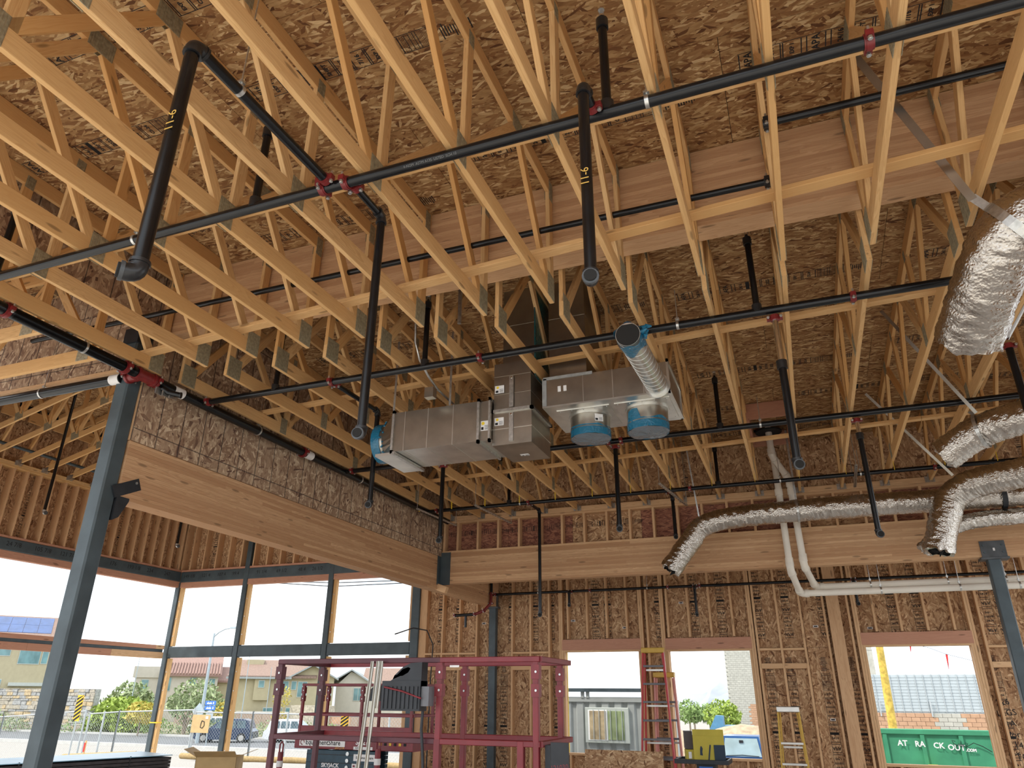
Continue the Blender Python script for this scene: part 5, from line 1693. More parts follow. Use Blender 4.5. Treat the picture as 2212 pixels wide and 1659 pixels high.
plain('truck_blue', (.03, .10, .26), .25, 0, .1, 3)
plain('windshield', (.36, .46, .46), .1, 0, .15, 2)

def gz(x, y):
    """height of the ground outside"""
    d = max(0.0, y - 15.2, -15.6 - x)
    return -.2 - min(d, 32) * .06 + (max(0, min(d, 32) - 30) * 0)
gd = MB()
nx, ny = 60, 44
xsg = [-150 + 190 * i / nx for i in range(nx + 1)]
ysg = [-30 + 290 * (j / ny) ** 1.6 for j in range(ny + 1)]
vs = [(x, y, gz(x, y) + .05 * noise.noise(V((x * .3, y * .3, 0)))) for y in ysg for x in xsg]
fs = [(j * (nx + 1) + i, j * (nx + 1) + i + 1, (j + 1) * (nx + 1) + i + 1, (j + 1) * (nx + 1) + i) for j in range(ny) for i in range(nx)]
gd.add(vs, fs, 'gravel', True)
tag(gd.build('ground', origin=(0, 0, 0)), kind='structure')
def strip(name, x0, x1, y0, y1, dz, mat):
    b = MB(); n = 24
    vs = []
    for i in range(n + 1):
        x = x0 + (x1 - x0) * i / n
        vs += [(x, y0, gz(x, y0) + dz), (x, y1, gz(x, y1) + dz)]
    b.add(vs, [(2 * i, 2 * i + 2, 2 * i + 3, 2 * i + 1) for i in range(n)], mat)
    return tag(b.build(name), kind='structure')
ZR = gz(0, 60)
b = MB(); b.box((-150, 46, ZR - .3), (-10, 56.5, ZR + .1), 'asphalt'); tag(b.build('road'), kind='structure')
b = MB(); b.box((-150, 56.5, ZR - .3), (-10, 56.9, ZR + .26), 'kerb'); tag(b.build('trim_1'), kind='structure')
b = MB(); b.box((-150, 45.6, ZR - .3), (-10, 46, ZR + .24), 'kerb'); tag(b.build('trim_2'), kind='structure')
b = MB(); b.box((-150, 56.9, ZR - .3), (-30, 150, ZR + .2), 'planting'); tag(b.build('verge'), kind='structure')
b = MB(); b.box((-10, 30, -2.4), (-.5, 200, -1.55), 'asphalt'); tag(b.build('side_road'), kind='structure')

def window(par, x0, x1, z0, z1, y, mat='house_glass', bars=0):
    f = boxo('window', (x0 - .08, y - .06, z0 - .08), (x1 + .08, y + .02, z1 + .08), 'window_frame', par, 0, .01)
    boxo('pane', (x0, y - .075, z0), (x1, y - .055, z1), mat, f, 0, .005)
    if bars:
        for k in range(1, bars): boxo('glazing_bar', (x0 + (x1 - x0) * k / bars - .03, y - .09, z0), (x0 + (x1 - x0) * k / bars + .03, y - .07, z1), 'window_frame', f, 2, .005)
    return f
def gable(par, x0, x1, y0, y1, ze, zr, mat, axis='x', over=.5, th=.25):
    """pitched roof slabs; ridge along axis"""
    for s_ in (-1, 1):
        b = MB()
        if axis == 'x':
            ym = (y0 + y1) / 2; e = y0 - over if s_ < 0 else y1 + over
            zz = ze - (zr - ze) * over / (ym - y0)
            vs = [(x0 - over, e, zz), (x1 + over, e, zz), (x1 + over, ym, zr), (x0 - over, ym, zr)]
        else:
            xm = (x0 + x1) / 2; e = x0 - over if s_ < 0 else x1 + over
            zz = ze - (zr - ze) * over / (xm - x0)
            vs = [(e, y0 - over, zz), (e, y1 + over, zz), (xm, y1 + over, zr), (xm, y0 - over, zr)]
        b.add(vs + [(p[0], p[1], p[2] + th) for p in vs], [(0, 1, 2, 3), (7, 6, 5, 4), (0, 4, 5, 1), (1, 5, 6, 2), (2, 6, 7, 3), (3, 7, 4, 0)], mat)
        b.build('roof_slope', par)
def tile_rows(par, x0, x1, y0, z0, y1, z1, mat, n=18):
    for k in range(n):
        x = x0 + (x1 - x0) * (k + .5) / n
        b = MB(); b.cyl((x, y0, z0), (x, y1, z1), (x1 - x0) / n * .33, mat, 8); b.build('tile_row', par)
def turn(h, px_, py_):
    """face a finished house towards the site about its right front corner"""
    a = math.atan2(-px_, py_)
    P = Matrix.Translation(V((px_, py_, 0)))
    h.matrix_basis = P @ Matrix.Rotation(a, 4, 'Z') @ Matrix.Diagonal((math.cos(a), 1, 1, 1)) @ P.inverted() @ h.matrix_basis
# house at far left with solar roof
h = empty('house', (-84, 64, ZR), 'beige two-storey house with dark blue solar panels at the far left', 'house')
boxo('wall', (-100, 62, ZR), (-80, 72, 7.35), 'stucco', h, 0)
gable(h, -100, -80, 62, 72, 7.3, 9.6, 'roof_tile')
for i in range(6):
    for j in range(2):
        q = MB(); x0 = -94.4 + i * 2.3; y0 = 62.4 + j * 2.1
        zf = lambda y: 7.3 + (y - 62) * (2.3 / 5) + .30
        q.add([(x0, y0, zf(y0)), (x0 + 2.25, y0, zf(y0)), (x0 + 2.25, y0 + 2.05, zf(y0 + 2.05)), (x0, y0 + 2.05, zf(y0 + 2.05)), (x0, y0, zf(y0) - .06), (x0 + 2.25, y0, zf(y0) - .06), (x0 + 2.25, y0 + 2.05, zf(y0 + 2.05) - .06), (x0, y0 + 2.05, zf(y0 + 2.05) - .06)], [(0, 1, 2, 3), (7, 6, 5, 4), (0, 4, 5, 1), (1, 5, 6, 2), (2, 6, 7, 3), (3, 7, 4, 0)], 'solar'); q.build('solar_panel', h)
for k in range(12):
    q = MB(); yy = 61.6 + k * .46; q.cyl((-79.6, yy, 7.45 + (yy - 62) * .46), (-79.6, yy + .42, 7.45 + (yy + .42 - 62) * .46), .16, 'roof_tile', 8); q.build('verge_tile', h)
window(h, -84.7, -81.5, 4.5, 6.0, 62); window(h, -81.1, -80.25, 4.55, 5.95, 62); window(h, -90.8, -86.2, 5.3, 6.4, 62); window(h, -90.8, -86.5, 2.2, 2.8, 62)
boxo('balcony_band', (-85.3, 61.6, 2.2), (-79.8, 62, 2.55), 'window_frame', h, 0)
turn(h, -80, 62)
# stone wall: individual stones in front of a core
sw = empty('stone_wall', (-75, 58, ZR), 'dry-laid stone wall behind the fence at the left', 'stone wall')
boxo('core', (-92, 58.08, ZR), (-67.2, 58.7, 1.92), 'stone_grey', sw, 0)
z = -2.0; cnt = 0
while z < 1.9 and cnt < 300:
    hh = R.choice((.22, .28, .34, .4))
    x = -83
    while x < -67.3:
        L = R.uniform(.5, 1.2)
        if cnt < 300:
            m = R.choice(('stone', 'stone_tan', 'stone_grey', 'stone', 'stone_grey'))
            dd = round(R.choice((.0, .04, .08)), 2)
            boxo('stone', (x, 58 - dd, z), (min(x + round(L, 1), -67.2) - .04, 58.09, min(z + hh, 1.95) - .025), m, sw, 0, .03)
            cnt += 1
        x += round(L, 1)
    z += hh
# pale house and beige house across the road
h = empty('house', (-80, 86, ZR), 'pale stucco house with red tiled roof behind the olive tree', 'house')
boxo('wall', (-85.6, 85, ZR), (-76.2, 96, 3.9), 'stucco_pale', h, 0)
gable(h, -85.6, -76.2, 85, 96, 3.9, 6.3, 'roof_tile_pink')
tile_rows(h, -86, -75.8, 84.5, 3.95, 88, 5.5, 'roof_tile_pink', 20)
boxo('wing', (-90.2, 86, ZR), (-85.6, 95, 3.6), 'stucco_pale', h, 0); boxo('wing_parapet', (-90.6, 85.8, 3.5), (-85.6, 95, 4.9), 'stucco_pale', h, 0)
boxo('wing', (-76.2, 87, ZR), (-72.3, 95, 3.2), 'stucco', h, 0); gable(h, -76.2, -72.3, 87, 95, 3.2, 4.9, 'roof_tile_pink')
for a, c, e, g in ((-84.9, -84.1, 1.9, 3.5), (-80.9, -79.9, 2.7, 3.5), (-77.6, -76.7, 2.7, 3.4)): window(h, a, c, e, g, 85)
window(h, -89.0, -87.9, 1.6, 3.2, 86); window(h, -86.6, -85.8, -.5, .6, 85.95)
turn(h, -76.2, 85)
h = empty('house', (-61, 82, ZR), 'large beige two-storey house with brown roof behind the parked cars', 'house')
boxo('wall', (-68.3, 80, ZR), (-54.0, 92, 3.4), 'stucco', h, 0)
b = MB(); b.prism([(-60.2, 3.4), (-54.0, 3.4), (-57.0, 4.75)], 1, 80, 92, 'stucco'); b.build('gable_wall', h)
gable(h, -68.3, -57, 80, 92, 3.45, 5.3, 'roof_tile'); gable(h, -60.4, -53.8, 79.7, 92, 3.3, 4.75, 'roof_edge', 'y', .4, .18)
boxo('fascia', (-68.9, 79.3, 3.2), (-60, 79.5, 3.42), 'roof_edge', h, 0)
boxo('bay', (-65.0, 79.6, .9), (-63.0, 80, 3.2), 'stucco', h, 0)
boxo('chimney', (-67, 84, 4.2), (-64.6, 86, 5.5), 'stucco', h, 0)
window(h, -68.0, -67.3, 1.2, 3.0, 80); window(h, -64.4, -63.7, 2.3, 3.0, 79.6); window(h, -61.2, -60.4, 2.1, 2.95, 80); window(h, -59.9, -59.3, 2.1, 2.95, 80); window(h, -59.0, -57.8, 1.3, 2.9, 80, bars=2)
for a, c in ((-63.4, -62.2), (-61.6, -60.9), (-60.3, -59.6), (-59.4, -58.7)): window(h, a, c, -.6, .05, 80)
window(h, -54.9, -54.3, 1.3, 2.7, 80); window(h, -55.4, -54.6, -.9, .2, 80)
turn(h, -54, 80)
h = empty('house', (-50, 86, ZR), 'grey-beige gabled house seen through the red lift rails', 'house')
boxo('wall', (-57.0, 85, ZR), (-44.5, 96, 2.6), 'stucco_pale', h, 0)
b = MB(); b.prism([(-57.0, 2.6), (-50.5, 2.6), (-55.0, 4.3)], 1, 85, 96, 'stucco_pale'); b.build('gable_wall', h)
gable(h, -57.6, -52.2, 84.6, 96, 3.0, 4.4, 'roof_edge', 'y', .3, .18); gable(h, -53, -44.5, 86, 96, 2.7, 4.7, 'roof_tile')
b = MB(); b.prism([(-47.5, 2.5), (-44.0, 2.5), (-45.7, 3.7)], 1, 84.5, 90, 'stucco_pale'); b.build('gable_wall', h)
gable(h, -47.6, -44.0, 84.3, 90, 2.5, 3.7, 'roof_edge', 'y', .3, .15)
window(h, -54.4, -53.2, .9, 2.3, 85, bars=2); window(h, -50.5, -49.4, -1.4, -1.1, 85); window(h, -46.2, -44.9, -1.6, -.4, 85, bars=2)
turn(h, -44.5, 85)
h.matrix_basis = Matrix.Translation(V((-2.6, 5.0, 0))) @ h.matrix_basis
# block wall in front of the houses
bw = empty('garden_wall', (-55, 74, ZR), 'long brown block wall in front of the beige houses', 'garden wall')
for k in range(10): boxo('wall_bay', (-72 + k * 3.2, 74, ZR), (-72 + k * 3.2 + 3.16, 74.25, ZR + 1.75), 'block_wall', bw, 0)
boxo('coping', (-72, 73.95, ZR + 1.75), (-40, 74.3, ZR + 1.85), 'kerb', bw, 0)
boxo('stone_pier', (-52.5, 70, ZR), (-47.5, 71, ZR + 2.6), 'stone', bw, 0); boxo('rail_panel', (-47.5, 70.2, ZR + .9), (-45, 70.4, ZR + 1.6), 'cmu_tan', bw, 0)
# plants
def blob(b, c, rx, ry, rz, n, size, mat, up=.0):
    for _ in range(n):
        while True:
            p = V((R.uniform(-1, 1), R.uniform(-1, 1), R.uniform(-1, 1)))
            if .45 < p.length < 1: break
        q = V((c[0] + p.x * rx, c[1] + p.y * ry, c[2] + p.z * rz))
        a = V((R.gauss(0, 1), R.gauss(0, 1), R.gauss(0, 1) + up)).normalized() * size * R.uniform(.6, 1.3)
        d = a.cross(V((R.gauss(0, 1), R.gauss(0, 1), R.gauss(0, 1)))).normalized() * size * .45
        b.add([q - a, q + d, q + a, q - d], [(0, 1, 2, 3)], mat)
def plant(name, label, cat, blobs, mat, size, trunk=None, group=None):
    x, y = blobs[0][0], blobs[0][1]
    t = empty(name, (x, y, gz(x, y)), label, cat, group)
    b = MB()
    for (bx, by, bz, rx, ry, rz, n) in blobs: blob(b, (bx, by, bz), rx, ry, rz, n, size, mat, .6)
    tag(b.build('foliage', t), kind='stuff')
    if trunk:
        for tr in trunk:
            b = MB(); b.tube(tr[0], tr[1], 'bark', 8); b.build('trunk', t)
    else:
        b = MB()
        for k in range(5): b.cyl((x, y, gz(x, y) - .1), (x + R.uniform(-.5, .5) * blobs[0][3], y, blobs[0][2]), .05, 'bark', 6, r2=.02)
        b.build('stems', t)
    return t
plant('tree', 'grey-green willowy tree beyond the lime bush at the left', 'tree', [(-71.0, 66, 1.1, 2.1, 2, 1.8, 620), (-73.2, 66, .2, 1.8, 2, 1.2, 320), (-69.4, 66, .6, 1.4, 2, 1.4, 300)], 'leaf_olive', .3, [([(-71, 66, ZR), (-71.1, 66, -.5), (-70.9, 66, .8)], [.18, .13, .06])])
plant('bush', 'big bright lime-green bush behind the fence at the left', 'bush', [(-64.7, 59.5, -.35, 3.2, 2.6, 1.6, 2200), (-66.2, 59.5, -1.3, 2.1, 2.6, 1.1, 800), (-62.5, 59.5, -1.2, 2.2, 2.6, 1.2, 900)], 'leaf_lime', .28)
plant('tree', 'spreading olive-green tree with bare branches in front of the pale house', 'tree', [(-54.3, 58, 1.4, 2.2, 2, 1.5, 560), (-55.9, 58, .7, 1.3, 1.5, 1.0, 220), (-52.7, 58, .8, 1.3, 1.5, 1.1, 240), (-54.5, 58, .1, 2.0, 2, .9, 200)], 'leaf_olive', .24, [([(-55.1, 58, ZR), (-55.0, 58, -.6), (-54.4, 58, .8)], [.12, .09, .03]), ([(-55.1, 58, ZR), (-55.3, 58, -.4), (-55.8, 58, .8)], [.1, .07, .03]), ([(-55.1, 58, ZR), (-54.6, 58, -.6), (-53.2, 58, .7)], [.1, .06, .02])])
plant('tree', 'young yellow-leaved tree beside the beige house at the mullion', 'tree', [(-62.0, 70, -.3, 1.7, 1.5, .8, 500), (-61.5, 70, .3, 1.0, 1, .6, 200)], 'leaf_yellow', .24, [([(-62, 70, ZR), (-62, 70, -.3)], [.08, .04])])
plant('tree', 'slender pale-yellow tree in front of the beige house windows', 'tree', [(-53.7, 70, 1.3, 1.0, 1, 1.2, 240), (-53.7, 70, -.7, 1.0, 1, .6, 160)], 'leaf_yellow', .16, [([(-53.7, 70, ZR), (-53.7, 70, 2.0)], [.06, .02])])
plant('tree', 'orange and yellow shrub between the lime bush and the corner post', 'tree', [(-58.5, 56, -.1, 1.6, 1.5, 1.0, 500)], 'leaf_yellow', .2, [([(-58.5, 56, ZR), (-58.5, 56, .3)], [.08, .03])])
GP = [(-54.3, 39, .0, 1.5), (-52, 38.6, -.6, 1.1), (-49.5, 40, -.7, 1.2), (-46.5, 39.5, -.3, 1.3), (-44.8, 40, -.4, 1.4), (-42.6, 40.5, -.6, 1.2), (-40.2, 40, -.7, 1.2), (-38.2, 41, -.9, 1.1), (-36.2, 41, -.9, 1.1), (-33.8, 40.5, -1.0, 1.2), (-31.6, 41, -1.0, 1.2), (-29.5, 41.5, -1.1, 1.1), (-27.6, 41.5, -1.1, 1.0)]
for i, (x, y, z, s_) in enumerate(GP):
    x, y, s_ = x * 1.46, y * 1.0 + 18.2, s_ * 1.4
    plant('shrub', 'low grey-green shrub along the road verge, %s from the left' % ORD[i], 'shrub', [(x, y, gz(x, y) + s_ * .35, s_, s_, s_ * .6, 420)], 'leaf_olive' if i % 3 else 'leaf_green', .14, None, 'low shrubs along the verge')
# street lamp, signs
t = empty('street_lamp', (-45.95, 50, ZR), 'tall grey street lamp with a curved arm behind the first mullion', 'street lamp')
b = MB(); b.cyl((-45.95, 50, ZR), (-45.95, 50, 6.2), .16, 'pole_grey', 12, r2=.08); b.build('pole', t)
b = MB(); b.tube([(-45.95, 50, 5.9), (-45.5, 50, 6.25), (-44.9, 50, 6.5), (-44.0, 50, 6.6)], .05, 'pole_grey', 8); b.build('arm', t)
b = MB(); b.box((-44.3, 49.85, 6.52), (-43.5, 50.15, 6.66), 'pole_grey'); b.build('lamp_head', t)
for i, (x, y, zt) in enumerate(((-66.5, 62, 5.3), (-55.4, 66, 5.2), (-59.5, 75, 4.5))):
    b = MB(); b.cyl((x, y, ZR), (x, y, zt), .06, 'pole_grey', 8, r2=.03)
    tag(b.build('utility_mast'), 'thin grey mast far across the road, %s from the left' % ORD[i], 'mast')
t = empty('street_sign', (-42.4, 47, ZR), 'blue street-name sign over a grey octagonal sign back, by the blue car', 'sign')
b = MB(); b.cyl((-42.3, 47, ZR), (-42.5, 47, 1.0), .04, 'pole_grey', 8); b.build('post', t)
for k in (0, 1):
    bl = boxo('blade', (-42.95, 46.96, .78 - k * .34), (-41.95, 46.98, 1.08 - k * .34), 'blue_print', t, 0)
    q = MB(); x = -42.78
    while x < -42.1:
        w_ = R.uniform(.02, .05)
        if not -42.32 < x < -42.24: q.box((x, 46.955, .86 - k * .34), (x + w_, 46.962, .96 + R.choice((0, .05)) - k * .34), 'print_white')
        x += w_ + .025
    q.build('lettering', bl)
b = MB(); b.cyl((-42.4, 46.97, .1), (-42.4, 46.99, .1), .36, 'pole_grey', 8); b.build('octagon_back', t)
b = MB(); b.box((-.42, -.01, -.42), (.42, .01, .42), 'pole_grey', Matrix.Translation(V((-43.6, 47.1, .35))) @ Matrix.Rotation(math.pi / 4, 4, 'Y')); b.build('diamond_back', t)
def chevron(label, x, y, zb, zt, w_):
    t = empty('marker_sign', (x, y, gz(x, y)), label, 'sign')
    o = boxo('board', (x - w_ / 2, y - .01, zb), (x + w_ / 2, y + .01, zt), 'sign_yellow', t, 2)
    n = 6
    for k in range(n):
        zc = zb + (zt - zb) * (k + .6) / n
        b = MB(); h_ = (zt - zb) / n * .28
        b.prism([(x - w_ / 2, zc - h_ - w_ * .3), (x + w_ / 2, zc - h_ + w_ * .3), (x + w_ / 2, min(zt, zc + h_ + w_ * .3)), (x - w_ / 2, zc + h_ - w_ * .3)], 1, y - .013, y - .0105, 'ink'); b.build('stripe', o)
    b = MB(); b.cyl((x, y + .03, gz(x, y)), (x, y + .03, zb + .1), .03, 'galv_fence', 8); b.build('post', t)
chevron('yellow and black striped marker sign at the left, right of the steel column', -28.55, 24, .52, 1.5, .34)
chevron('yellow and black striped marker sign seen through the red lift rails', -13.0, 20, .45, 1.05, .26)
# chain-link fence panels
def fence(label, P, h_):
    t = empty('chain_link_fence', ((P[0][0] + P[-1][0]) / 2, P[0][1], gz(*P[0])), label, 'fence')
    for (a, b_) in zip(P[:-1], P[1:]):
        za, zb = gz(*a), gz(*b_)
        A, B_ = V((*a, za)), V((*b_, zb))
        L = (B_ - A).length; d = (B_ - A) / L
        m = MB()
        p = .16; r_ = .0045
        k = -h_
        while k < L:
            for s_ in (1, -1):
                t0 = max(0, -k if s_ > 0 else k + h_ - L) ; 
                u0, u1 = k, k + h_
                z0, z1 = (0, h_) if s_ > 0 else (h_, 0)
                c0, c1 = max(0, u0), min(L, u1)
                if c1 - c0 < .05: continue
                f0, f1 = (c0 - u0) / h_, (c1 - u0) / h_
                q0 = A + d * c0 + V((0, 0, z0 + (z1 - z0) * f0)); q1 = A + d * c1 + V((0, 0, z0 + (z1 - z0) * f1))
                m.bar(q0, q1, r_, r_, 'galv_fence')
            k += p
        tag(m.build('wire_mesh', t), kind='stuff')
        for q in (0, .5, 1):
            c = A + (B_ - A) * q
            b = MB(); b.cyl(c + V((0, 0, -.1)), c + V((0, 0, h_ + .08)), .045, 'galv_fence', 10); b.build('fence_post', t)
        b = MB(); b.cyl(A + V((0, 0, h_)), B_ + V((0, 0, h_)), .03, 'galv_fence', 8); b.build('top_rail', t)
fence('temporary chain-link fence panel at the far left before the stone wall', [(-45, 30.3), (-41.3, 30.2), (-35.1, 30)], 2.1)
fence('temporary chain-link fence run between the steel column and the corner post', [(-34.9, 30.1), (-32.8, 30), (-28.0, 30)], 1.95)
fence('temporary chain-link fence run in front of the parked cars', [(-27.9, 30), (-24.5, 30), (-20.6, 30)], 1.85)
fence('temporary chain-link fence run behind the red lift', [(-20.5, 30), (-14, 30)], 1.8)
b = MB(); b.box((-27.95, 29.88, -.12), (-26.9, 29.9, .66), 'cardboard'); o = tag(b.build('plywood_sign'), 'square brown board with a loop mark tied to the fence before the blue car', 'sign board')
b = MB()
b.tube([(-27.35, 29.875, .4), (-27.2, 29.875, .36), (-27.18, 29.875, .2), (-27.28, 29.875, .08), (-27.4, 29.875, .12), (-27.38, 29.875, .3), (-27.35, 29.875, .4)], .018, 'ink', 6); b.build('painted_loop', o)
boxo('paper_note', (-27.15, 29.87, .48), (-27.0, 29.879, .6), 'white_sticker', o, 0, .001)
# cars
def car(name, label, x, y, rot, L, H, W_, body):
    t = empty(name, (x, y, ZR + .1), label, 'car')
    M_ = Matrix.Translation(V((x, y, ZR + .1))) @ Matrix.Rotation(rot, 4, 'Z')
    def put(b, nm, par=t):
        b.v = [tuple(M_ @ V(p)) for p in b.v]
        return b.build(nm, par)
    h1 = H * .58
    low = [(-L * .5, .32), (-L * .49, h1 * .8), (-L * .44, h1), (L * .22, h1), (L * .42, h1 * .88), (L * .49, h1 * .68), (L * .5, .34), (L * .42, .22), (-L * .42, .22)]
    b = MB(); b.prism(low, 1, -W_ / 2, W_ / 2, body); put(b, 'body')
    top = [(-L * .44, h1), (-L * .40, H * .93), (-L * .30, H), (L * .05, H), (L * .24, h1)]
    b = MB()
    n = len(top); ins = [0, .12, .16, .16, 0]
    vs = [(p[0], -W_ / 2 + i_ + .02, p[1]) for p, i_ in zip(top, ins)] + [(p[0], W_ / 2 - i_ - .02, p[1]) for p, i_ in zip(top, ins)]
    b.add(vs, [tuple(range(n - 1, -1, -1)), tuple(range(n, 2 * n))] + [(i, (i + 1) % n, n + (i + 1) % n, n + i) for i in range(n)], body); put(b, 'cabin')
    for s_ in (-1, 1):
        for a, c in ((-.36, -.22), (-.20, -.05), (-.03, .13)):
            b = MB(); yy = s_ * (W_ / 2 - .055)
            f = lambda u: h1 + .06
            b.prism([(a * L, h1 + .05), (c * L + (.05 if c > .1 else 0), h1 + .05), (c * L - (.22 if c > .1 else 0), H * .93), (a * L + .04, H * .93)], 1, min(yy, yy + s_ * .03), max(yy, yy + s_ * .03), 'car_glass'); put(b, 'side_window')
    b = MB(); b.add([(L * .25, -W_ * .42, h1 + .02), (L * .25, W_ * .42, h1 + .02), (L * .07, W_ * .36, H * .96), (L * .07, -W_ * .36, H * .96)], [(0, 1, 2, 3)], 'car_glass'); put(b, 'front_glass')
    b = MB(); b.box((L * .485, -W_ * .25, h1 * .45), (L * .51, W_ * .25, h1 * .68), 'machine_black'); put(b, 'grille')
    for s_ in (-1, 1):
        b = MB(); b.box((L * .46, s_ * W_ * .36 - .16, h1 * .68), (L * .495, s_ * W_ * .36 + .16, h1 * .80), 'print_white'); put(b, 'headlamp')
    for xx in (-L * .31, L * .31):
        for s_ in (-1, 1):
            b = MB(); b.cyl((xx, s_ * (W_ / 2 - .2), .34), (xx, s_ * (W_ / 2 + .01), .34), .36, 'rubber', 20); wv = put(b, 'wheel')
            b = MB(); b.cyl((xx, s_ * (W_ / 2), .34), (xx, s_ * (W_ / 2 + .02), .34), .22, 'aluminium', 10); put(b, 'wheel_rim', wv)
    return t
car('car', 'dark blue crossover car facing left on the road behind the fence', -45.2, 52.3, math.radians(205), 4.8, 1.72, 1.9, 'car_blue')
car('car', 'white crossover car parked behind the dark blue one', -40.4, 54.9, math.radians(20), 4.7, 1.68, 1.9, 'car_white')
car('car', 'pale parked car half hidden by the tall grass', -56.5, 63, math.radians(190), 4.6, 1.5, 1.8, 'car_white')
# straw wattles, stakes, sandbag
for i, (P) in enumerate(([(-24.2, 25.6), (-23.3, 25.3), (-22.4, 25.5)], [(-22.0, 25.2), (-21, 24.9), (-20, 25.3), (-18.8, 25.6), (-17.6, 26.0), (-16.4, 26.2)], [(-33, 27.5), (-30.5, 27.2), (-28.5, 27.4)], [(-16.2, 24.5), (-14, 24.6), (-12, 24.2)])):
    b = MB(); b.tube([(x, y, gz(x, y) + .1 + .03 * math.sin(3 * k)) for k, (x, y) in enumerate(P)], .11, 'straw', 10)
    tag(b.build('straw_wattle'), ('short straw wattle by a blue bag below the street sign', 'long wavy straw wattle on the gravel behind the mullion', 'straw wattle at the foot of the left fence', 'straw wattle behind the red lift')[i], 'wattle')
for i, x in enumerate((-27.7, -25.4)):
    t = empty('survey_stake', (x, 22, gz(x, 22)), 'wooden survey stake with red ribbon on the gravel, %s one' % ('left' if i == 0 else 'right'), 'stake')
    boxo('stake', (x - .025, 21.98, gz(x, 22) - .1), (x + .025, 22.02, gz(x, 22) + .75), 'fir', t, 2)
    b = MB(); b.box((x - .05, 21.97, gz(x, 22) + .38), (x + .02, 21.975, gz(x, 22) + .68), 'flag_red'); b.build('ribbon', t)
b = MB(); c = V((-26.6, 22.5, gz(-26.6, 22.5) + .12))
vs = []
for i in range(7):
    for k in range(10):
        a = 2 * math.pi * k / 10; f = math.sin(math.pi * (i + .4) / 6.8)
        vs.append(c + V(((i - 3) * .11, .2 * f * math.cos(a), .16 * f * math.sin(a) + .03 * noise.noise(V((i, k, 0))))))
b.add(vs, [(i * 10 + k, i * 10 + (k + 1) % 10, (i + 1) * 10 + (k + 1) % 10, (i + 1) * 10 + k) for i in range(6) for k in range(10)], 'blue_print', True)
tag(b.build('sandbag'), 'bright blue sandbag at the foot of the striped marker sign', 'sandbag')
# ---------------- right-hand windows
ct = empty('site_office', (-5.2, 20, gz(0, 20)), 'grey corrugated container office with a barred window outside the first window', 'container office')
zc0, zc1 = gz(0, 20) + .1, 1.50
b = MB()
pr = []
x = -8.6
while x < -3.6:
    pr += [(x, 20.0), (x + .16, 20.0), (x + .2, 20.045), (x + .30, 20.045)]
    x += .34
n = len(pr)
vs = [(p[0], p[1], zc0) for p in pr] + [(p[0], p[1], zc1) for p in pr]
b.add(vs, [(i, i + 1, n + i + 1, n + i) for i in range(n - 1)], 'container'); b.build('corrugated_side', ct)
boxo('body', (-8.6, 20.06, zc0), (-3.6, 22.4, zc1), 'container', ct, 0); boxo('top_rail', (-8.6, 19.97, zc1 - .04), (-3.6, 20.1, zc1 + .08), 'container', ct, 0)
boxo('canopy_beam', (-8.6, 19.9, 1.70), (-3.6, 20.1, 1.79), 'steel_primer', ct, 0)
for xx in (-5.72, -5.58, -4.1): boxo('canopy_post', (xx - .04, 19.95, 1.56), (xx + .04, 20.05, 1.72), 'container', ct, 2)
f = boxo('window', (-5.65, 19.93, .50), (-4.5, 20.02, 1.33), 'window_frame', ct, 0, .01)
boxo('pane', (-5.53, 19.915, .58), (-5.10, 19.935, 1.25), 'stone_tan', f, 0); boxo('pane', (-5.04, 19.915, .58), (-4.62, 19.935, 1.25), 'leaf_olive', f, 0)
boxo('frame', (-5.57, 19.92, .56), (-5.06, 19.932, 1.27), 'print_white', f, 0)
for k in range(6): boxo('bar', (-5.42 + k * .15 - .008, 19.89, .55), (-5.42 + k * .15 + .008, 19.905, 1.28), 'galv_fence', f, 2)
# concrete-block tower
cm = empty('block_building', (-5, 84, -3), 'tall concrete-block building corner seen in the middle window', 'building')
boxo('core', (-8.3, 84.05, -3), (6.0, 95, 13), 'cmu', cm, 0)
for j in range(36):
    for i in range(8):
        x0 = -8.33 + i * .42 + (.21 if j % 2 else 0)
        boxo('block', (x0, 84.0, -1.3 + j * .205), (x0 + .41, 84.06, -1.3 + j * .205 + .195), 'cmu_tan' if (i in (4, 5, 6) and j < 11 and x0 + 8.4 < 2.9 and i > 4 - (j % 2)) else 'cmu', cm, 0, .01)
boxo('upper_face', (-8.3, 84.02, 6.0), (6, 84.06, 13), 'cmu', cm, 0)
f = boxo('window', (-5.45, 83.9, 1.4), (-4.7, 84.0, 4.5), 'window_frame', cm, 2); boxo('pane', (-5.3, 83.88, 1.55), (-4.8, 83.91, 4.35), 'house_glass', f, 2)
# mountain and trees beyond
b = MB()
prof = [(-78, -3), (-72, 0), (-66, 2.4), (-62, 3.2), (-58, 5.2), (-54, 6.6), (-50, 8.0), (-47, 9.5), (-45, 9.9), (-43, 9.0), (-40, 7.5), (-37, 6.6), (-33, 5.0), (-26, 3), (-10, 1), (10, -2)]
rows = 7
vs = []
for r_ in range(rows):
    f = r_ / (rows - 1)
    for i, (x, z) in enumerate(prof):
        vs.append((x + 3 * noise.noise(V((i, r_, 3))), 400 - 60 * (1 - f), -6 + (z + 6) * f + 2.2 * noise.noise(V((i * .9, r_ * 1.3, 0))) * (1 if 0 < r_ < rows - 1 else .25)))
n = len(prof)
b.add(vs, [(r_ * n + i, r_ * n + i + 1, (r_ + 1) * n + i + 1, (r_ + 1) * n + i) for r_ in range(rows - 1) for i in range(n - 1)], 'mountain', False)
tag(b.build('mountain'), kind='structure')
b = MB()
prof = [(-300, -2), (-280, 6), (-255, 11), (-240, 9), (-225, 13), (-205, 8), (-190, 10), (-170, 5), (-150, 2)]
vs = [(x, 400, z) for x, z in prof] + [(x, 380, -8) for x, z in prof]
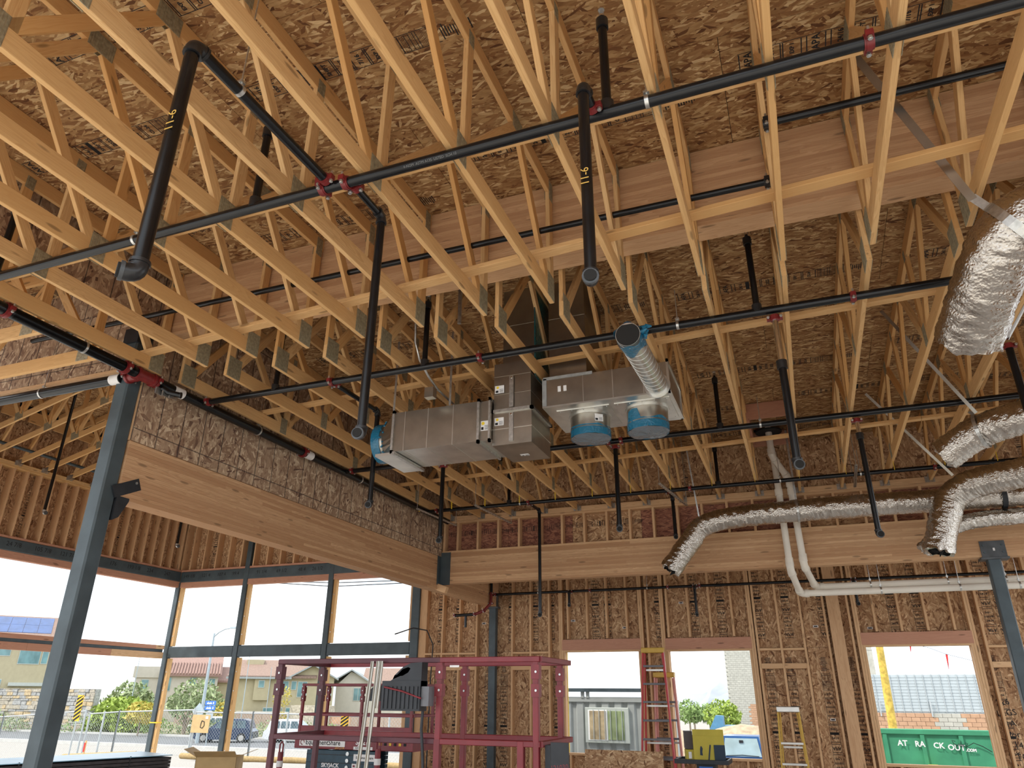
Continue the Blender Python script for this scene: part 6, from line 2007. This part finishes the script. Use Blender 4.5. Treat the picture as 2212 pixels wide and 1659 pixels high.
b.add(vs, [(i, i + 1, 9 + i + 1, 9 + i) for i in range(8)], 'mountain'); tag(b.build('hill'), kind='structure')
for i, (x, y, s_, m) in enumerate(((-14.0, 75, 1.0, 'leaf_green'), (-11.9, 80, 1.4, 'leaf_green'), (-10.3, 72, .9, 'leaf_green'), (-9.2, 74, 1.1, 'leaf_green'), (-7.2, 66, 1.5, 'leaf_lime'), (-6.2, 60, 1.0, 'leaf_lime'))):
    plant('tree', 'green tree in the distance through the middle window, %s from the left' % ORD[i], 'tree', [(x, y, .1 + .1 * s_, s_, s_, s_ * .8, 500)], m, .2, [([(x, y, -2), (x, y, .3)], [.1, .05])], 'distant trees through the middle window')
def mound(label, cx_, cy_, rx, ry, h_, seed):
    b = MB(); n, m = 22, 9
    vs = []
    for j in range(m):
        f = j / (m - 1)
        for i in range(n):
            a = 2 * math.pi * i / n
            rr = 1 - f
            z = gz(cx_, cy_) - .1 + h_ * (1 - rr * rr) + .22 * noise.noise(V((math.cos(a) * 2 * rr + seed, math.sin(a) * 2 * rr, f * 2)))
            vs.append((cx_ + rx * rr * math.cos(a), cy_ + ry * rr * math.sin(a), z))
    b.add(vs, [(j * n + i, j * n + (i + 1) % n, (j + 1) * n + (i + 1) % n, (j + 1) * n + i) for j in range(m - 1) for i in range(n)], 'dirt', True)
    tag(b.build('dirt_mound'), label, 'dirt pile')
mound('tan dirt mound at the left of the middle window view', -7.2, 40, 3.0, 3.5, 2.0, 1)
mound('tan dirt mound below the block building in the middle window view', -3.5, 40, 3.3, 2.2, 2.2, 5)
mound('low dirt mound near the container office', -11.5, 42, 3.0, 3, 1.4, 9)
plain('water_blue', (.08, .22, .36), .5)
tk = empty('pickup_truck', (-3.05, 34, gz(0, 34)), 'blue pickup truck with pale windshield behind the yellow carton', 'truck')
b = MB(); b.prism([(-3.9, -.7), (-2.2, -.7), (-2.35, .13), (-3.75, .13)], 1, 34.0, 35.6, 'truck_blue'); b.build('cab', tk)
b = MB(); b.prism([(-3.80, -.62), (-2.30, -.62), (-2.42, .05), (-3.68, .05)], 1, 33.97, 33.995, 'windshield'); b.build('windshield', tk)
b = MB(); b.box((-3.13, 33.94, -.12), (-2.97, 33.97, -.02), 'ink'); b.build('mirror_mount', tk)
b = MB(); b.tube([(-3.7, 33.95, -.6), (-3.05, 33.95, -.56), (-2.4, 33.95, -.6)], .012, 'ink', 6); b.build('wiper', tk)
boxo('hood', (-3.9, 32.4, -1.1), (-2.2, 34, -.66), 'truck_blue', tk, 1, .05); boxo('bed', (-3.9, 35.6, -1.15), (-2.2, 37.6, -.5), 'truck_blue', tk, 1, .05)
for xx in (-3.85, -2.25):
    for yy in (32.9, 36.8):
        b = MB(); b.cyl((xx - .1, yy, gz(0, 34) + .33), (xx + .1, yy, gz(0, 34) + .33), .35, 'rubber', 18); b.build('wheel', tk)
bt = empty('water_truck', (-9, 45, -2), 'light blue truck cab beyond the dirt mounds', 'truck')
b = MB(); b.prism([(-6.0, -.3), (-5.1, -.3), (-5.1, .6), (-5.5, .62)], 1, 47.0, 47.8, 'water_blue'); b.build('cab', bt)
b = MB(); b.box((-5.1, 47, -.4), (-3.5, 48.5, .1), 'water_blue'); b.build('tank', bt)
# dumpster with lettering
dp = empty('dumpster', (2.5, 19, gz(0, 19)), 'green roll-off dumpster with white lettering outside the right window', 'dumpster')
zd0, zd1 = gz(0, 19), .93
boxo('side', (1.0, 19.0, zd0 + .1), (7.2, 19.06, zd1), 'dumpster_green', dp, 0); boxo('side', (1.0, 21.2, zd0 + .1), (7.2, 21.26, zd1), 'dumpster_green', dp, 0)
boxo('end', (1.0, 19.0, zd0 + .1), (1.06, 21.26, zd1), 'dumpster_green', dp, 1); boxo('end', (7.14, 19.0, zd0 + .1), (7.2, 21.26, zd1), 'dumpster_green', dp, 1)
boxo('floor_pan', (1.0, 19.0, zd0 + .05), (7.2, 21.26, zd0 + .12), 'dumpster_green', dp, 0); boxo('top_rim', (.98, 18.96, zd1 - .03), (7.22, 19.09, zd1 + .06), 'dumpster_green', dp, 0)
boxo('corner_tower', (.9, 19.3, .6), (1.2, 19.6, 1.12), 'dumpster_green', dp, 2)
for k in range(8): boxo('rib', (1.3 + k * .72 - .04, 18.965, zd0 + .1), (1.3 + k * .72 + .04, 19.0, zd1 - .04), 'dumpster_green', dp, 2)
for s_, x, sz, z in (('AT', 1.62, .15, .72), ('RA', 1.95, .15, .71), ('CK', 2.3, .15, .69), ('OUT', 2.62, .15, .66), ('.COM', 2.88, .075, .62)):
    text('lettering', s_, sz, (x, 18.96, z), (1, 0, -.02), (0, 0, 1), 'print_white', dp, .004)
b = MB()
b.tube([(2.62, 18.955, .78), (2.56, 18.955, .80), (2.58, 18.955, .74), (2.64, 18.955, .71), (2.6, 18.955, .67), (2.68, 18.955, .74), (2.69, 18.955, .68), (2.72, 18.955, .8), (2.72, 18.955, .68), (2.78, 18.955, .74), (2.74, 18.955, .72), (2.8, 18.955, .67), (2.84, 18.955, .74), (2.80, 18.955, .76), (2.82, 18.955, .69), (2.95, 18.955, .76), (3.1, 18.955, .70), (3.25, 18.955, .60)], .008, 'ink', 5); b.build('scrawl', dp)
boxo('bag', (2.02, 18.7, .22), (2.2, 18.9, .34), 'yellow_tag', dp, 0, .03)
# metal-clad building with block base
mb = empty('metal_building', (5.5, 45, -2), 'low building clad in silver panels over a block base, right window view', 'building')
boxo('core', (-.5, 45.1, -2), (14, 55, 2.74), 'metal_panel', mb, 0)
for i in range(17):
    x0 = 1.9 + i * .385
    for j in range(12):
        boxo('panel', (x0, 45.05, .98 + j * .146), (x0 + .37, 45.1, .98 + j * .146 + .135), 'metal_panel', mb, 0, .006)
for i in range(18): boxo('batten', (1.88 + i * .385, 45.0, .95), (1.9 + i * .385 + .005, 45.1, 2.76), 'galv_fence', mb, 2, .003)
for j in range(8):
    for i in range(20):
        x0 = 1.6 + i * .41 + (.2 if j % 2 else 0)
        boxo('block', (x0, 44.98, -.68 + j * .2), (x0 + .395, 45.1, -.68 + j * .2 + .19), 'cmu' if 5.3 < x0 < 6.7 else 'cmu_tan', mb, 0, .01)
for xx in (3.1, 5.45): boxo('downpipe', (xx - .03, 44.9, .75), (xx + .03, 44.96, 1.5), 'galv_fence', mb, 2)
b = MB(); b.cyl((2.33, 30, gz(0, 30)), (2.41, 30, 3.6), .15, 'pole_gold', 14, r2=.12)
tag(b.build('timber_pole'), 'yellowish timber pole standing in front of the silver-clad building', 'pole')
fw = empty('flag_line', (3.0, 24, 2.8), 'thin sagging wire with red flags above the silver-clad building', 'wire')
b = MB(); b.tube([(1.2, 24, 3.5), (2.2, 24, 3.15), (3.15, 24, 2.9), (3.56, 24, 2.72), (4.12, 24, 2.56), (5.2, 24, 2.4)], .006, 'machine_black', 5); b.build('wire', fw)
for x, z, l in ((2.72, 3.03, .26), (3.56, 2.72, .42)):
    b = MB(); b.add([(x - .03, 24, z), (x + .03, 24, z), (x - .02, 24.02, z - l), (x - .03, 24.0, z - l * .8)], [(0, 1, 2, 3)], 'flag_red'); b.build('flag', fw)
for k in range(2):
    b2 = MB(); b2.tube([(-60, 36, 11.5 - k * .2), (-28.9, 36, 7.78 - k * .12), (-25, 36, 7.5 - k * .2), (-19.6, 36, 7.42 - k * .14), (20, 36, 11.0)], .03, 'machine_black', 5)
    tag(b2.build('overhead_line'), ('upper' if k == 0 else 'lower') + ' of two dark overhead lines above the rear corner windows', 'wire')
